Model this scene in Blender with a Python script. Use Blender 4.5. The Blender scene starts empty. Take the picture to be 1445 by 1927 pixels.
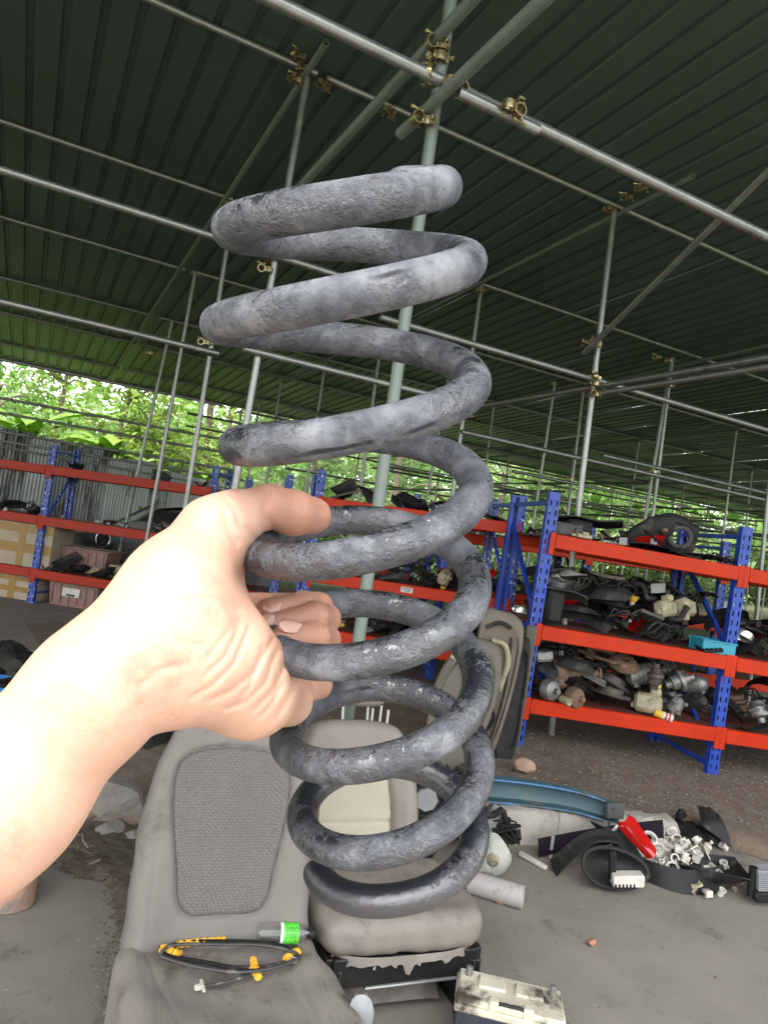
import bpy, bmesh, math, random
import numpy as np
from mathutils import Vector, Matrix
random.seed(7); np.random.seed(7)
S = bpy.context.scene
# ---------------------------------------------------------------- camera
f = 1350.0; CX, CY = 722.5, 963.5           # focal length in photograph pixels
pitch, roll = math.radians(1.75), math.radians(8.0)
EYE = np.array([0, 0, 1.5])
FW = np.array([0, math.cos(pitch), math.sin(pitch)])
_U = np.array([0, -math.sin(pitch), math.cos(pitch)]); _R = np.array([1.0, 0, 0])
RT = math.cos(roll) * _R + math.sin(roll) * _U
UP = -math.sin(roll) * _R + math.cos(roll) * _U
cam = bpy.data.cameras.new('camera'); camo = bpy.data.objects.new('camera', cam)
S.collection.objects.link(camo)
camo.matrix_world = Matrix(((RT[0], UP[0], -FW[0], EYE[0]), (RT[1], UP[1], -FW[1], EYE[1]), (RT[2], UP[2], -FW[2], EYE[2]), (0, 0, 0, 1)))
cam.sensor_fit = 'HORIZONTAL'; cam.sensor_width = 36; cam.lens = 36 * f / 1445
cam.clip_start = 0.02; cam.clip_end = 2000
S.camera = camo
# ---------------------------------------------------------------- sky, sun, exposure
SUN_EL, SUN_AZ = math.radians(64), math.radians(-142)   # azimuth from +Y, clockwise: behind and left
w = bpy.data.worlds.new('World'); S.world = w; w.use_nodes = True
nt = w.node_tree; bg = nt.nodes['Background']
sky = nt.nodes.new('ShaderNodeTexSky'); sky.sky_type = 'NISHITA'; sky.sun_disc = False
sky.sun_elevation = SUN_EL; sky.sun_rotation = SUN_AZ; sky.air_density = 1.0; sky.dust_density = 3.0
hs = nt.nodes.new('ShaderNodeHueSaturation'); hs.inputs['Saturation'].default_value = 0.12
nt.links.new(sky.outputs[0], hs.inputs['Color']); nt.links.new(hs.outputs[0], bg.inputs['Color'])
bg.inputs['Strength'].default_value = 0.15
sl = bpy.data.lights.new('sun', 'SUN'); sl.energy = 1.5; sl.angle = math.radians(25); sl.color = (1, .96, .9)
so = bpy.data.objects.new('sun', sl); S.collection.objects.link(so)
sd = Vector((math.sin(SUN_AZ) * math.cos(SUN_EL), math.cos(SUN_AZ) * math.cos(SUN_EL), math.sin(SUN_EL)))
so.rotation_euler = (-sd).to_track_quat('-Z', 'Y').to_euler()
vs = S.view_settings; vs.view_transform = 'Standard'; vs.look = 'None'; vs.gamma = 1; vs.use_curve_mapping = False
vs.exposure = 2.75
S.render.engine = 'CYCLES'
S.cycles.max_bounces = 8; S.cycles.diffuse_bounces = 3
# ---------------------------------------------------------------- geometry of the picture -> places
def ray(x, y): return FW + (x - CX) / f * RT + (CY - y) / f * UP
def P(x, y, D): return EYE + D * ray(x, y)
def G(x, y, z=0.0):
    d = ray(x, y); return EYE + d * ((z - EYE[2]) / d[2])
def proj(p):
    q = np.asarray(p, float) - EYE; D = q @ FW
    return CX + f * (q @ RT) / D, CY - f * (q @ UP) / D, D
def nrm(a):
    a = np.asarray(a, float); return a / np.linalg.norm(a)
def hz(a): return nrm((a[0], a[1], 0))
# ---------------------------------------------------------------- materials
MATS = {}
def mat(name, c1, c2=None, scale=6, rough=.6, metal=0, bump=0, bscale=80, spot=None, sscale=3, sthr=.55, detail=6, rvar=.12, spec=.5, coord='Object', contrast=.25, stretch=None, emit=None):
    if name in MATS: return MATS[name]
    m = bpy.data.materials.new(name); m.use_nodes = True; MATS[name] = m
    t = m.node_tree; b = t.nodes['Principled BSDF']
    L = t.links.new; N = t.nodes.new
    tc = N('ShaderNodeTexCoord'); co = tc.outputs[coord]
    if stretch:
        mp = N('ShaderNodeMapping'); mp.inputs['Scale'].default_value = stretch; L(co, mp.inputs[0]); co = mp.outputs[0]
    if c2 is None: c2 = tuple(max(0, c * .7) for c in c1)
    n = N('ShaderNodeTexNoise'); n.inputs['Scale'].default_value = scale; n.inputs['Detail'].default_value = detail; n.inputs['Roughness'].default_value = .62
    L(co, n.inputs['Vector'])
    r = N('ShaderNodeValToRGB'); r.color_ramp.elements[0].position = .5 - contrast; r.color_ramp.elements[1].position = .5 + contrast
    r.color_ramp.elements[0].color = (*c2, 1); r.color_ramp.elements[1].color = (*c1, 1)
    L(n.outputs['Fac'], r.inputs[0]); col = r.outputs[0]
    if spot:
        n2 = N('ShaderNodeTexNoise'); n2.inputs['Scale'].default_value = sscale; n2.inputs['Detail'].default_value = 8; n2.inputs['Roughness'].default_value = .7
        L(co, n2.inputs['Vector'])
        r2 = N('ShaderNodeValToRGB'); r2.color_ramp.elements[0].position = sthr - .05; r2.color_ramp.elements[1].position = sthr + .07
        L(n2.outputs['Fac'], r2.inputs[0])
        mx = N('ShaderNodeMix'); mx.data_type = 'RGBA'; L(r2.outputs[0], mx.inputs['Factor']); L(col, mx.inputs['A']); mx.inputs['B'].default_value = (*spot, 1)
        col = mx.outputs['Result']
    L(col, b.inputs['Base Color'])
    mr = N('ShaderNodeMapRange'); mr.inputs['To Min'].default_value = max(.03, rough - rvar); mr.inputs['To Max'].default_value = min(1, rough + rvar)
    L(n.outputs['Fac'], mr.inputs['Value']); L(mr.outputs[0], b.inputs['Roughness'])
    b.inputs['Metallic'].default_value = metal; b.inputs['Specular IOR Level'].default_value = spec
    if bump:
        n3 = N('ShaderNodeTexNoise'); n3.inputs['Scale'].default_value = bscale; n3.inputs['Detail'].default_value = 5; L(co, n3.inputs['Vector'])
        bp = N('ShaderNodeBump'); bp.inputs['Strength'].default_value = bump; bp.inputs['Distance'].default_value = .01
        L(n3.outputs['Fac'], bp.inputs['Height']); L(bp.outputs[0], b.inputs['Normal'])
    return m
def glass(name, col, rough=.05, trans=1.0, ior=1.45):
    if name in MATS: return MATS[name]
    m = bpy.data.materials.new(name); m.use_nodes = True; MATS[name] = m
    b = m.node_tree.nodes['Principled BSDF']; b.inputs['Base Color'].default_value = (*col, 1)
    b.inputs['Roughness'].default_value = rough; b.inputs['Transmission Weight'].default_value = trans; b.inputs['IOR'].default_value = ior
    return m
def leafmat(name, c1, c2, trans=.45):
    if name in MATS: return MATS[name]
    m = bpy.data.materials.new(name); m.use_nodes = True; MATS[name] = m
    t = m.node_tree; L = t.links.new; N = t.nodes.new
    b = t.nodes['Principled BSDF']; out = t.nodes['Material Output']
    tc = N('ShaderNodeTexCoord'); n = N('ShaderNodeTexNoise'); n.inputs['Scale'].default_value = 2.2; n.inputs['Detail'].default_value = 8; n.inputs['Roughness'].default_value = .8
    L(tc.outputs['Object'], n.inputs['Vector'])
    r = N('ShaderNodeValToRGB'); r.color_ramp.elements[0].position = .32; r.color_ramp.elements[1].position = .68
    r.color_ramp.elements[0].color = (*c2, 1); r.color_ramp.elements[1].color = (*c1, 1); L(n.outputs['Fac'], r.inputs[0])
    L(r.outputs[0], b.inputs['Base Color']); b.inputs['Roughness'].default_value = .5
    tl = N('ShaderNodeBsdfTranslucent'); L(r.outputs[0], tl.inputs['Color'])
    mx = N('ShaderNodeMixShader'); mx.inputs[0].default_value = trans; L(b.outputs[0], mx.inputs[1]); L(tl.outputs[0], mx.inputs[2]); L(mx.outputs[0], out.inputs['Surface'])
    return m
# ---------------------------------------------------------------- mesh builder
def frame_of(d, up=(0, 0, 1)):
    d = nrm(d); up = np.asarray(up, float)
    if abs(d @ up) > .95: up = np.array([1.0, 0, 0]) if abs(d[0]) < .9 else np.array([0, 1.0, 0])
    a = nrm(np.cross(up, d)); b = np.cross(d, a); return a, b, d
class MB:
    def __init__(s): s.v = []; s.f = []
    def add(s, vs, fs):
        o = len(s.v); s.v += [tuple(map(float, q)) for q in vs]; s.f += [tuple(i + o for i in q) for q in fs]; return s
    def box(s, c, size, ax=None, ch=0):
        c = np.asarray(c, float); h = np.asarray(size, float) / 2
        A = np.eye(3) if ax is None else np.array([nrm(a) for a in ax])
        ch = min(ch, h.min() * .9)
        if ch <= 0:
            vs = [c + A[0] * h[0] * x + A[1] * h[1] * y + A[2] * h[2] * z for x in (-1, 1) for y in (-1, 1) for z in (-1, 1)]
            return s.add(vs, [(0, 1, 3, 2), (4, 6, 7, 5), (0, 4, 5, 1), (2, 3, 7, 6), (0, 2, 6, 4), (1, 5, 7, 3)])
        vs = []; idx = {}
        for x in (-1, 1):
            for y in (-1, 1):
                for z in (-1, 1):
                    for a in range(3):
                        q = np.array([x, y, z]) * (h - ch); q[a] = (x, y, z)[a] * h[a]
                        idx[(x, y, z, a)] = len(vs); vs.append(c + q @ A)
        fs = []
        for a in range(3):
            o = [i for i in range(3) if i != a]
            for sg in (-1, 1):
                q = []
                for m, n in ((-1, -1), (1, -1), (1, 1), (-1, 1)):
                    k = [0, 0, 0]; k[a] = sg; k[o[0]] = m; k[o[1]] = n; q.append(idx[(*k, a)])
                fs.append(tuple(q))
        for a in range(3):
            o = [i for i in range(3) if i != a]
            for m in (-1, 1):
                for n in (-1, 1):
                    q = []
                    for e, ar in ((-1, o[0]), (1, o[0]), (1, o[1]), (-1, o[1])):
                        k = [0, 0, 0]; k[a] = e; k[o[0]] = m; k[o[1]] = n; q.append(idx[(*k, ar)])
                    fs.append(tuple(q))
        for x in (-1, 1):
            for y in (-1, 1):
                for z in (-1, 1): fs.append(tuple(idx[(x, y, z, a)] for a in range(3)))
        return s.add(vs, fs)
    def beam(s, a, b, wd, ht, up=(0, 0, 1), ch=0):
        a = np.asarray(a, float); b = np.asarray(b, float); x, y, d = frame_of(b - a, up)
        return s.box((a + b) / 2, (wd, ht, np.linalg.norm(b - a)), (x, y, d), ch)
    def tube(s, pts, r, n=8, caps=True, closed=False, flat=1.0):
        pts = [np.asarray(p, float) for p in pts]; N = len(pts)
        rs = [r] * N if np.isscalar(r) else list(r)
        T = []
        for i in range(N):
            a = pts[(i - 1) % N] if (i or closed) else pts[0]; b = pts[(i + 1) % N] if (i < N - 1 or closed) else pts[-1]
            T.append(nrm(b - a))
        x, y, _ = frame_of(T[0]); vs = []
        for i in range(N):
            x = x - T[i] * (x @ T[i]); x = nrm(x); y = np.cross(T[i], x)
            for k in range(n):
                t = 2 * math.pi * k / n; vs.append(pts[i] + rs[i] * (math.cos(t) * x + flat * math.sin(t) * y))
        fs = [(i * n + k, i * n + (k + 1) % n, ((i + 1) % N) * n + (k + 1) % n, ((i + 1) % N) * n + k) for i in range(N if closed else N - 1) for k in range(n)]
        if caps and not closed: fs += [tuple(range(n))[::-1], tuple((N - 1) * n + k for k in range(n))]
        return s.add(vs, fs)
    def lathe(s, prof, n=20, o=(0, 0, 0), ax=(0, 0, 1), caps=False):
        a, b, d = frame_of(ax); o = np.asarray(o, float); vs = []
        for r, z in prof:
            for k in range(n):
                t = 2 * math.pi * k / n; vs.append(o + d * z + r * (math.cos(t) * a + math.sin(t) * b))
        m = len(prof); fs = [(i * n + k, i * n + (k + 1) % n, (i + 1) * n + (k + 1) % n, (i + 1) * n + k) for i in range(m - 1) for k in range(n)]
        if caps: fs += [tuple(range(n))[::-1], tuple((m - 1) * n + k for k in range(n))]
        return s.add(vs, fs)
    def prism(s, poly, z0, z1, fn=lambda x, y, z: (x, y, z)):
        n = len(poly); vs = [fn(x, y, z0) for x, y in poly] + [fn(x, y, z1) for x, y in poly]
        return s.add(vs, [tuple(range(n))[::-1], tuple(range(n, 2 * n))] + [(i, (i + 1) % n, n + (i + 1) % n, n + i) for i in range(n)])
    def shell(s, grid, th, direction=None):
        """sheet through a grid of points with real thickness"""
        g = np.array(grid, float); a, b = g.shape[:2]
        du = np.gradient(g, axis=0); dv = np.gradient(g, axis=1); nn = np.cross(du, dv); nn /= (np.linalg.norm(nn, axis=2, keepdims=True) + 1e-12)
        v1 = (g + nn * th / 2).reshape(-1, 3); v2 = (g - nn * th / 2).reshape(-1, 3); k = a * b
        fs = []
        for i in range(a - 1):
            for j in range(b - 1):
                q = (i * b + j, (i + 1) * b + j, (i + 1) * b + j + 1, i * b + j + 1); fs.append(q); fs.append(tuple(k + x for x in q[::-1]))
        edge = [i * b for i in range(a)] + [(a - 1) * b + j for j in range(1, b)] + [i * b + b - 1 for i in range(a - 2, -1, -1)] + [j for j in range(b - 2, 0, -1)]
        for i in range(len(edge)): p, q = edge[i], edge[(i + 1) % len(edge)]; fs.append((p, k + p, k + q, q))
        return s.add(np.vstack([v1, v2]), fs)
    def mesh(s, name, off=(0, 0, 0), ang=40, recalc=True):
        me = bpy.data.meshes.new(name); o = np.asarray(off, float)
        me.from_pydata([tuple(np.asarray(q) - o) for q in s.v], [], s.f)
        if recalc:
            bm = bmesh.new(); bm.from_mesh(me); bmesh.ops.recalc_face_normals(bm, faces=bm.faces); bm.to_mesh(me); bm.free()
        me.polygons.foreach_set('use_smooth', [True] * len(me.polygons)); me.set_sharp_from_angle(angle=math.radians(ang)); me.update()
        return me
COL = S.collection
def tag(o, label=None, cat=None, group=None, kind=None):
    if label: o['label'] = label
    if cat: o['category'] = cat
    if group: o['group'] = group
    if kind: o['kind'] = kind
    return o
def thing(name, label, cat, loc, group=None):
    o = bpy.data.objects.new(name, None); COL.objects.link(o); o.location = tuple(map(float, loc)); o.empty_display_size = .05
    return tag(o, label, cat, group)
def wloc(o):
    l = Vector(o.location)
    return wloc(o.parent) + l if o.parent else l
def part(mb, name, m, parent, ang=40, recalc=True):
    """mesh built in world coordinates, hung under parent (empties and parts are never rotated)"""
    off = wloc(parent); me = mb.mesh(name, off, ang, recalc); me.materials.append(m)
    o = bpy.data.objects.new(name, me); COL.objects.link(o); o.parent = parent; return o
def solo(mb, name, m, label, cat, base=None, group=None, kind=None, ang=40, recalc=True):
    base = np.mean(np.array(mb.v), axis=0) if base is None else base
    me = mb.mesh(name, base, ang, recalc); me.materials.append(m)
    o = bpy.data.objects.new(name, me); COL.objects.link(o); o.location = tuple(map(float, base)); return tag(o, label, cat, group, kind)
def struct(mb, name, m, ang=40, recalc=True): return solo(mb, name, m, None, None, (0, 0, 0), None, 'structure', ang, recalc)
# ---------------------------------------------------------------- soft bodies: signed distances -> surface nets
def smin(a, b, k):
    h = np.maximum(k - np.abs(a - b), 0) / k; return np.minimum(a, b) - h * h * k * .25
def cone(X, a, b, ra, rb):
    a = np.asarray(a, np.float32); b = np.asarray(b, np.float32); ab = b - a
    h = np.clip(((X - a) @ ab) / float(ab @ ab), 0, 1)
    return np.linalg.norm(X - a - h[..., None] * ab, axis=-1) - (ra + (rb - ra) * h)
def poly2(px, pz, poly):
    """signed distance to a 2-D polygon"""
    d = np.full(px.shape, 1e9, np.float32); ins = np.zeros(px.shape, bool); n = len(poly)
    for i in range(n):
        ax_, az = poly[i]; bx, bz = poly[(i + 1) % n]; ex, ez = bx - ax_, bz - az; wx, wz = px - ax_, pz - az
        h = np.clip((wx * ex + wz * ez) / (ex * ex + ez * ez), 0, 1); d = np.minimum(d, np.hypot(wx - ex * h, wz - ez * h))
        c = ((az > pz) != (bz > pz)) & (px < ex * (pz - az) / (ez if abs(ez) > 1e-9 else 1e-9) + ax_); ins ^= c
    return np.where(ins, -d, d)
def nets(fn, lo, hi, h, band=False):
    lo = np.asarray(lo, float); n = np.ceil((np.asarray(hi) - lo) / h).astype(int) + 1
    ax = [np.asarray(lo[i] + h * np.arange(n[i]), np.float32) for i in range(3)]
    if band:                      # evaluate finely only near the surface
        k = 5; cax = [np.asarray(lo[i] + h * k * (np.arange(-(-n[i] // k)) + .5), np.float32) for i in range(3)]; dc = fn(np.stack(np.meshgrid(*cax, indexing='ij'), -1)); d = np.where(dc < 0, -1., 1.).astype(np.float32)
        for i in range(3): d = np.repeat(d, k, i)
        d = np.ascontiguousarray(d[:n[0], :n[1], :n[2]]); blk = np.argwhere(np.abs(dc) < h * k * .95 + .004); o = np.stack(np.meshgrid(*[np.arange(k)] * 3, indexing='ij'), -1).reshape(-1, 3)
        ix = (blk[:, None, :] * k + o[None]).reshape(-1, 3); ix = ix[(ix < n).all(1)]; d[tuple(ix.T)] = fn((lo + h * ix).astype(np.float32)); s = d < 0
    else: d = fn(np.stack(np.meshgrid(*ax, indexing='ij'), -1)).astype(np.float32); s = d < 0
    cnt = np.zeros(tuple(n - 1), np.int8); cor = [(i, j, k) for i in (0, 1) for j in (0, 1) for k in (0, 1)]
    sl_ = lambda A, c: A[c[0]:A.shape[0] - 1 + c[0], c[1]:A.shape[1] - 1 + c[1], c[2]:A.shape[2] - 1 + c[2]]
    for c in cor: cnt += sl_(s, c)
    act = np.argwhere((cnt > 0) & (cnt < 8)); ids = -np.ones(tuple(n - 1), np.int64); ids[tuple(act.T)] = np.arange(len(act))
    acc = np.zeros((len(act), 3)); num = np.zeros(len(act))
    for a in cor:
        for b in cor:
            if sum(abs(p - q) for p, q in zip(a, b)) == 1 and a < b:
                ia = act + a; ib = act + b; da = d[tuple(ia.T)]; db = d[tuple(ib.T)]; m = (da < 0) != (db < 0)
                t = np.where(m, da / np.where(m, da - db, 1), 0)[:, None]
                acc += np.where(m[:, None], ia + (ib - ia) * t, 0); num += m
    V = lo + h * acc / num[:, None]; Fq = []
    for axis in range(3):
        e = [0, 0, 0]; e[axis] = 1
        A = s[tuple(slice(0, n[i] - e[i]) for i in range(3))]; B = s[tuple(slice(e[i], n[i]) for i in range(3))]
        E_ = np.argwhere(A != B); o = [i for i in range(3) if i != axis]
        E_ = E_[(E_[:, o[0]] > 0) & (E_[:, o[1]] > 0) & (E_[:, o[0]] < n[o[0]] - 1) & (E_[:, o[1]] < n[o[1]] - 1)]
        q = []
        for m, k in ((-1, -1), (0, -1), (0, 0), (-1, 0)):
            c = E_.copy(); c[:, o[0]] += m; c[:, o[1]] += k; q.append(ids[tuple(c.T)])
        q = np.stack(q, 1); fl = s[tuple(E_.T)] if axis != 1 else ~s[tuple(E_.T)]
        q[~fl] = q[~fl][:, ::-1]; Fq.append(q)
    return V, np.vstack(Fq)
def relax(V, F, it=2, lam=.5):
    for _ in range(it):
        acc = np.zeros_like(V); c = np.zeros(len(V))
        for k in range(4):
            a, b = F[:, k], F[:, (k + 1) % 4]; np.add.at(acc, a, V[b]); np.add.at(acc, b, V[a]); np.add.at(c, a, 1); np.add.at(c, b, 1)
        V = V + lam * (acc / np.maximum(c, 1)[:, None] - V)
    return V
def softmesh(name, V, F, m, loc, parent=None):
    me = bpy.data.meshes.new(name); loc = np.asarray(loc, float)
    me.from_pydata((V - loc).tolist(), [], F.tolist()); me.polygons.foreach_set('use_smooth', [True] * len(me.polygons)); me.update(); me.materials.append(m)
    o = bpy.data.objects.new(name, me); COL.objects.link(o)
    if parent: o.parent = parent; o.location = Vector(tuple(loc)) - wloc(parent)
    else: o.location = tuple(loc)
    return o
# ================================================================ materials used in the setting
M_conc = mat('concrete_dusty', (.245, .222, .190), (.180, .163, .140), 2.6, .88, bump=.12, bscale=140, spot=(.105, .094, .080), sscale=3.1, sthr=.615, contrast=.20, detail=12, spec=.25)
M_dirt = mat('dirt_brown', (.185, .138, .098), (.095, .072, .054), 7, .95, bump=.8, bscale=40, spot=(.175, .155, .125), sscale=9, sthr=.58)
M_soil = mat('soil_far', (.10, .10, .05), (.05, .06, .03), .8, .95, bump=.5, bscale=10)
M_roof = mat('roof_green_paint', (.062, .096, .080), (.048, .076, .063), 1.2, .36, bump=.03, bscale=6, spot=(.066, .092, .064), sscale=.35, sthr=.62)
M_steel = mat('galvanised_pipe', (.33, .34, .33), (.20, .21, .20), 14, .40, metal=.75, bump=.05, bscale=60, spot=(.12, .10, .08), sscale=9, sthr=.66, stretch=(1, 1, 1))
M_post = mat('painted_pipe_green_grey', (.165, .20, .175), (.12, .15, .13), 9, .5, metal=.2, spot=(.13, .12, .10), sscale=12, sthr=.7)
M_brass = mat('zinc_coupler', (.52, .45, .25), (.22, .18, .09), 40, .33, metal=.9, spot=(.10, .06, .03), sscale=30, sthr=.6)
M_zinc = [mat('zinc_sheet_%d' % i, c1, c2, 3, .5, metal=.55, spot=(.05, .05, .045), sscale=1.6, sthr=th, stretch=(2.2, 2.2, .5)) for i, (c1, c2, th) in enumerate([((.58, .61, .60), (.32, .34, .33), .62), ((.46, .48, .47), (.20, .21, .205), .54), ((.32, .34, .33), (.15, .16, .15), .52)])]
M_blue = mat('rack_blue_paint', (.009, .050, .36), (.007, .034, .24), 7, .38, bump=.03, spot=(.45, .50, .56), sscale=38, sthr=.66)
M_bluew = mat('rack_blue_paint_worn', (.014, .062, .37), (.010, .036, .23), 7, .42, bump=.03, spot=(.62, .68, .74), sscale=30, sthr=.585)
M_red = mat('rack_red_paint', (.47, .028, .003), (.35, .019, .002), 4, .45, bump=.02, spot=(.17, .05, .03), sscale=17, sthr=.655, spec=.2)
M_redd = mat('rack_red_paint_dull', (.36, .024, .006), (.26, .017, .004), 4, .42, bump=.02, spot=(.50, .30, .26), sscale=14, sthr=.70, stretch=(.4, .4, 2), spec=.25)
M_deck = mat('rack_deck', (.20, .026, .012), (.08, .02, .012), 5, .6, spot=(.05, .045, .04), sscale=4, sthr=.5)
M_kerb = mat('kerb_concrete', (.37, .35, .30), (.25, .235, .20), 7, .9, bump=.6, bscale=55, spot=(.20, .19, .165), sscale=5, sthr=.58)
# ================================================================ ground
mb = MB(); n = 24
xs = np.concatenate([-np.geomspace(400, 12, 8), np.linspace(-10, 14, 13), np.geomspace(16, 400, 8)]); ys = np.concatenate([-np.geomspace(300, 8, 6), np.linspace(-6, 24, 16), np.geomspace(28, 600, 9)])
gz = lambda x, y: -0.035 + (0.16 * max(0, y - 24) if y < 60 else .16 * 36)
mb.add([(x, y, gz(x, y)) for x in xs for y in ys], [(i * len(ys) + j, (i + 1) * len(ys) + j, (i + 1) * len(ys) + j + 1, i * len(ys) + j + 1) for i in range(len(xs) - 1) for j in range(len(ys) - 1)])
struct(mb, 'ground', M_soil)
K0, K1 = G(900, 1590), G(1345, 1592)                # kerb line on the floor
kd = hz(K1 - K0); kn = np.array([-kd[1], kd[0], 0])
mb = MB(); mb.box((-2, 3.2, -.02), (16, 15, .04)); struct(mb, 'concrete_floor', M_conc)
# raised dirt bank behind the kerb
rg = np.random.RandomState(3)
def dirt_h(s, t):
    e = min(1, max(0, t / .12)); r = math.exp(-max(0, t - .1) / 1.3)
    return e * (.028 + .075 * r) + .012 * math.sin(3.1 * s + 1.7 * t) * e + .008 * math.sin(9 * s - 5 * t) * e
mb = MB(); ss = np.linspace(-2.6, 6.5, 120); ts = np.concatenate([np.linspace(0.0, 2.4, 42), np.linspace(2.6, 12, 20)])
pts = []
for s_ in ss:
    for t_ in ts:
        e_ = 0 if s_ < 1.30 else min(1, (s_ - 1.30) * 4) * (.16 + .09 * math.sin(4.3 * s_) + .05 * math.sin(11 * s_ + 1) + .03 * math.sin(27 * s_)); lf = min(1, max(0, (-1.2 - s_) / 1.4)); q = K0 + kd * (s_ + lf * (.35 * math.sin(2.3 * t_) + .15 * math.sin(7 * t_ + 1) + .06 * math.sin(19 * t_))) + kn * (t_ + .10 - e_ * max(0, 1 - t_ / .8)); z = dirt_h(s_, t_) + rg.uniform(-.006, .006) * (t_ < 2.5)
        if s_ > 1.35: z = z * max(.12, 1 - (s_ - 1.35) * 1.2) - 0.0
        pts.append((q[0], q[1], z * min(1, max(.05, (s_ + 2.6) / .8)) + .003))
nt_ = len(ts); mb.add(pts, [(i * nt_ + j, (i + 1) * nt_ + j, (i + 1) * nt_ + j + 1, i * nt_ + j + 1) for i in range(len(ss) - 1) for j in range(nt_ - 1)])
struct(mb, 'dirt_bank', M_dirt, 80)
def dirt_z(x, y):
    q = np.array([x, y, 0]) - K0; s_ = q @ kd; t_ = q @ kn - .10
    if t_ < 0: return 0
    z = dirt_h(s_, t_)
    if s_ > 1.35: z *= max(.12, 1 - (s_ - 1.35) * 1.2)
    return z + .003
# kerb blocks
kerb = thing('kerb', 'low kerb of pale weathered concrete blocks holding back the dirt', 'kerb', K0)
L_ = float(np.linalg.norm(K1 - K0)); kz = np.array([0, 0, 1.0])
s0 = -.05
for i, wd in enumerate((.16, .34, .31, .30, .20)):
    mb = MB(); g = rg.uniform(-1, 1, (12, 6, 3)) * .006
    h = .170 - .010 * i + rg.uniform(-.008, .008); wd = min(wd, L_ - s0)
    c0 = K0 + kd * s0
    prof = [(-.005, -.03), (.0, .02), (.004, h * .55), (.012, h - .012), (.03, h), (.10, h + .003), (.135, h - .004), (.15, -.03)]
    nx = 9; vs = []
    for a in range(nx):
        x = .003 + (wd - .006) * a / (nx - 1)
        for b, (y, z) in enumerate(prof):
            ro = rg.uniform(-1, 1, 3) * (.007 if 0 < b < 7 else 0)
            if i == 4 and z > .05: x2 = x - .05 * (a / (nx - 1)) * (z / h)
            else: x2 = x
            vs.append(c0 + kd * (x2 + ro[0] * (0 < a < nx - 1)) + kn * (y + ro[1]) + kz * (z + ro[2]))
    m_ = len(prof)
    fs = [(a * m_ + b, (a + 1) * m_ + b, (a + 1) * m_ + b + 1, a * m_ + b + 1) for a in range(nx - 1) for b in range(m_ - 1)] + [tuple(range(m_)), tuple((nx - 1) * m_ + b for b in range(m_))]
    mb.add(vs, fs); part(mb, 'kerb_block', M_kerb, kerb, 50); s0 += wd + .004
# ================================================================ roof
RU = hz(ray(3400, 1370)); RV0 = np.array([-RU[1], RU[0], 0]); _d = ray(72, 970); RS = _d[2] / math.hypot(_d[0], _d[1])
RV = np.array([RV0[0], RV0[1], RS]); RN = nrm(np.cross(RU, RV)); RA = P(600, 150, 4.8)
def roofp(u, v, dz=0): return RA + RU * u + RV * v + np.array([0, 0, dz])
def roof_at(x, y):
    r = ray(x, y); t = ((RA - EYE) @ RN) / (r @ RN); q = EYE + t * r - RA; return q @ RU, q @ RV0
ROOF_NEAR, ROOF_FAR = -5.2, 12.6  # near edge, out of view, extended toward the camera to shade floor and seats
roof = thing('shed_roof', 'dark green corrugated metal roof over the open scaffold shed', 'roof', roofp(8, 5, .07))
nsheet = 80; sw = .63; variants = []
vsec = np.concatenate([[ROOF_NEAR], np.linspace(-2, ROOF_FAR, 16)])
for k in range(5):
    mb = MB(); prof = []
    for r_ in range(3):
        o = r_ * .21; prof += [(o, 0), (o + .150, 0), (o + .163, .026), (o + .197, .026)]
    prof.append((.63, 0)); prof.append((.66, .003)); rows = []
    sag = rg.uniform(-.006, .006, len(vsec))
    for i, v_ in enumerate(vsec): rows.append([roofp(u_, v_ + rg.uniform(-.0, .02), .065 + z_ + sag[i] + .004 * math.sin(u_ * 19 + i)) for u_, z_ in prof])
    mb.shell(rows, .0015); variants.append(mb.mesh('roof_sheet', roofp(0, 0), 35)); variants[-1].materials.append(M_roof)
for i in range(nsheet):
    o = bpy.data.objects.new('roof_sheet', variants[rg.randint(5)]); COL.objects.link(o); o.parent = roof
    p = roofp(-16 + i * sw, 0, .004 * (i % 2)); o.location = Vector(tuple(p)) - roof.location
# ================================================================ scaffold
scaf = thing('scaffold_frame', 'galvanised tube scaffold with brass coloured clamps carrying the green roof', 'scaffold', (P(840, 120, 3.0)[0], P(840, 120, 3.0)[1], 0))
def pole(a, b, m=M_steel, r=.0242, n=12):
    a = np.asarray(a, float); b = np.asarray(b, float); mb = MB(); x, y, d = frame_of(b - a); L = np.linalg.norm(b - a)
    mb.lathe([(r - .004, .03), (r - .004, 0), (r, 0), (r, L), (r - .004, L), (r - .004, L - .03)], n, a, d)
    return part(mb, 'pole', m, scaf, 40)
def standard(x0, y0, x1, y1, D, top='roof', bottom=True, m=M_steel, r=.0242, D1=None):
    """pole through two pixels at depth D: grounded, and cut off under the roof"""
    a = P(x0, y0, D); b = P(x1, y1, D if D1 is None else D1); d = (a - b) / (a[2] - b[2])
    if bottom: b = b - d * (b[2] + .02)
    if top == 'roof': t = ((RA - a) @ RN - .03) / (d @ RN); a = a + d * t
    pole(a, b, m, r); return a, b
def level(x0, y0, D, xl, xr, dr=None, m=M_steel, r=.0242):
    """horizontal pole through one pixel at depth D, running between two picture columns"""
    dr = RU if dr is None else dr; a = P(x0, y0, D); q0 = a - EYE; out = []
    for X in (xl, xr):
        k = (X - CX) / f; s_ = (k * (q0 @ FW) - q0 @ RT) / (dr @ RT - k * (dr @ FW)); out.append(a + dr * s_)
    pole(out[0], out[1], m, r); return out
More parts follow.
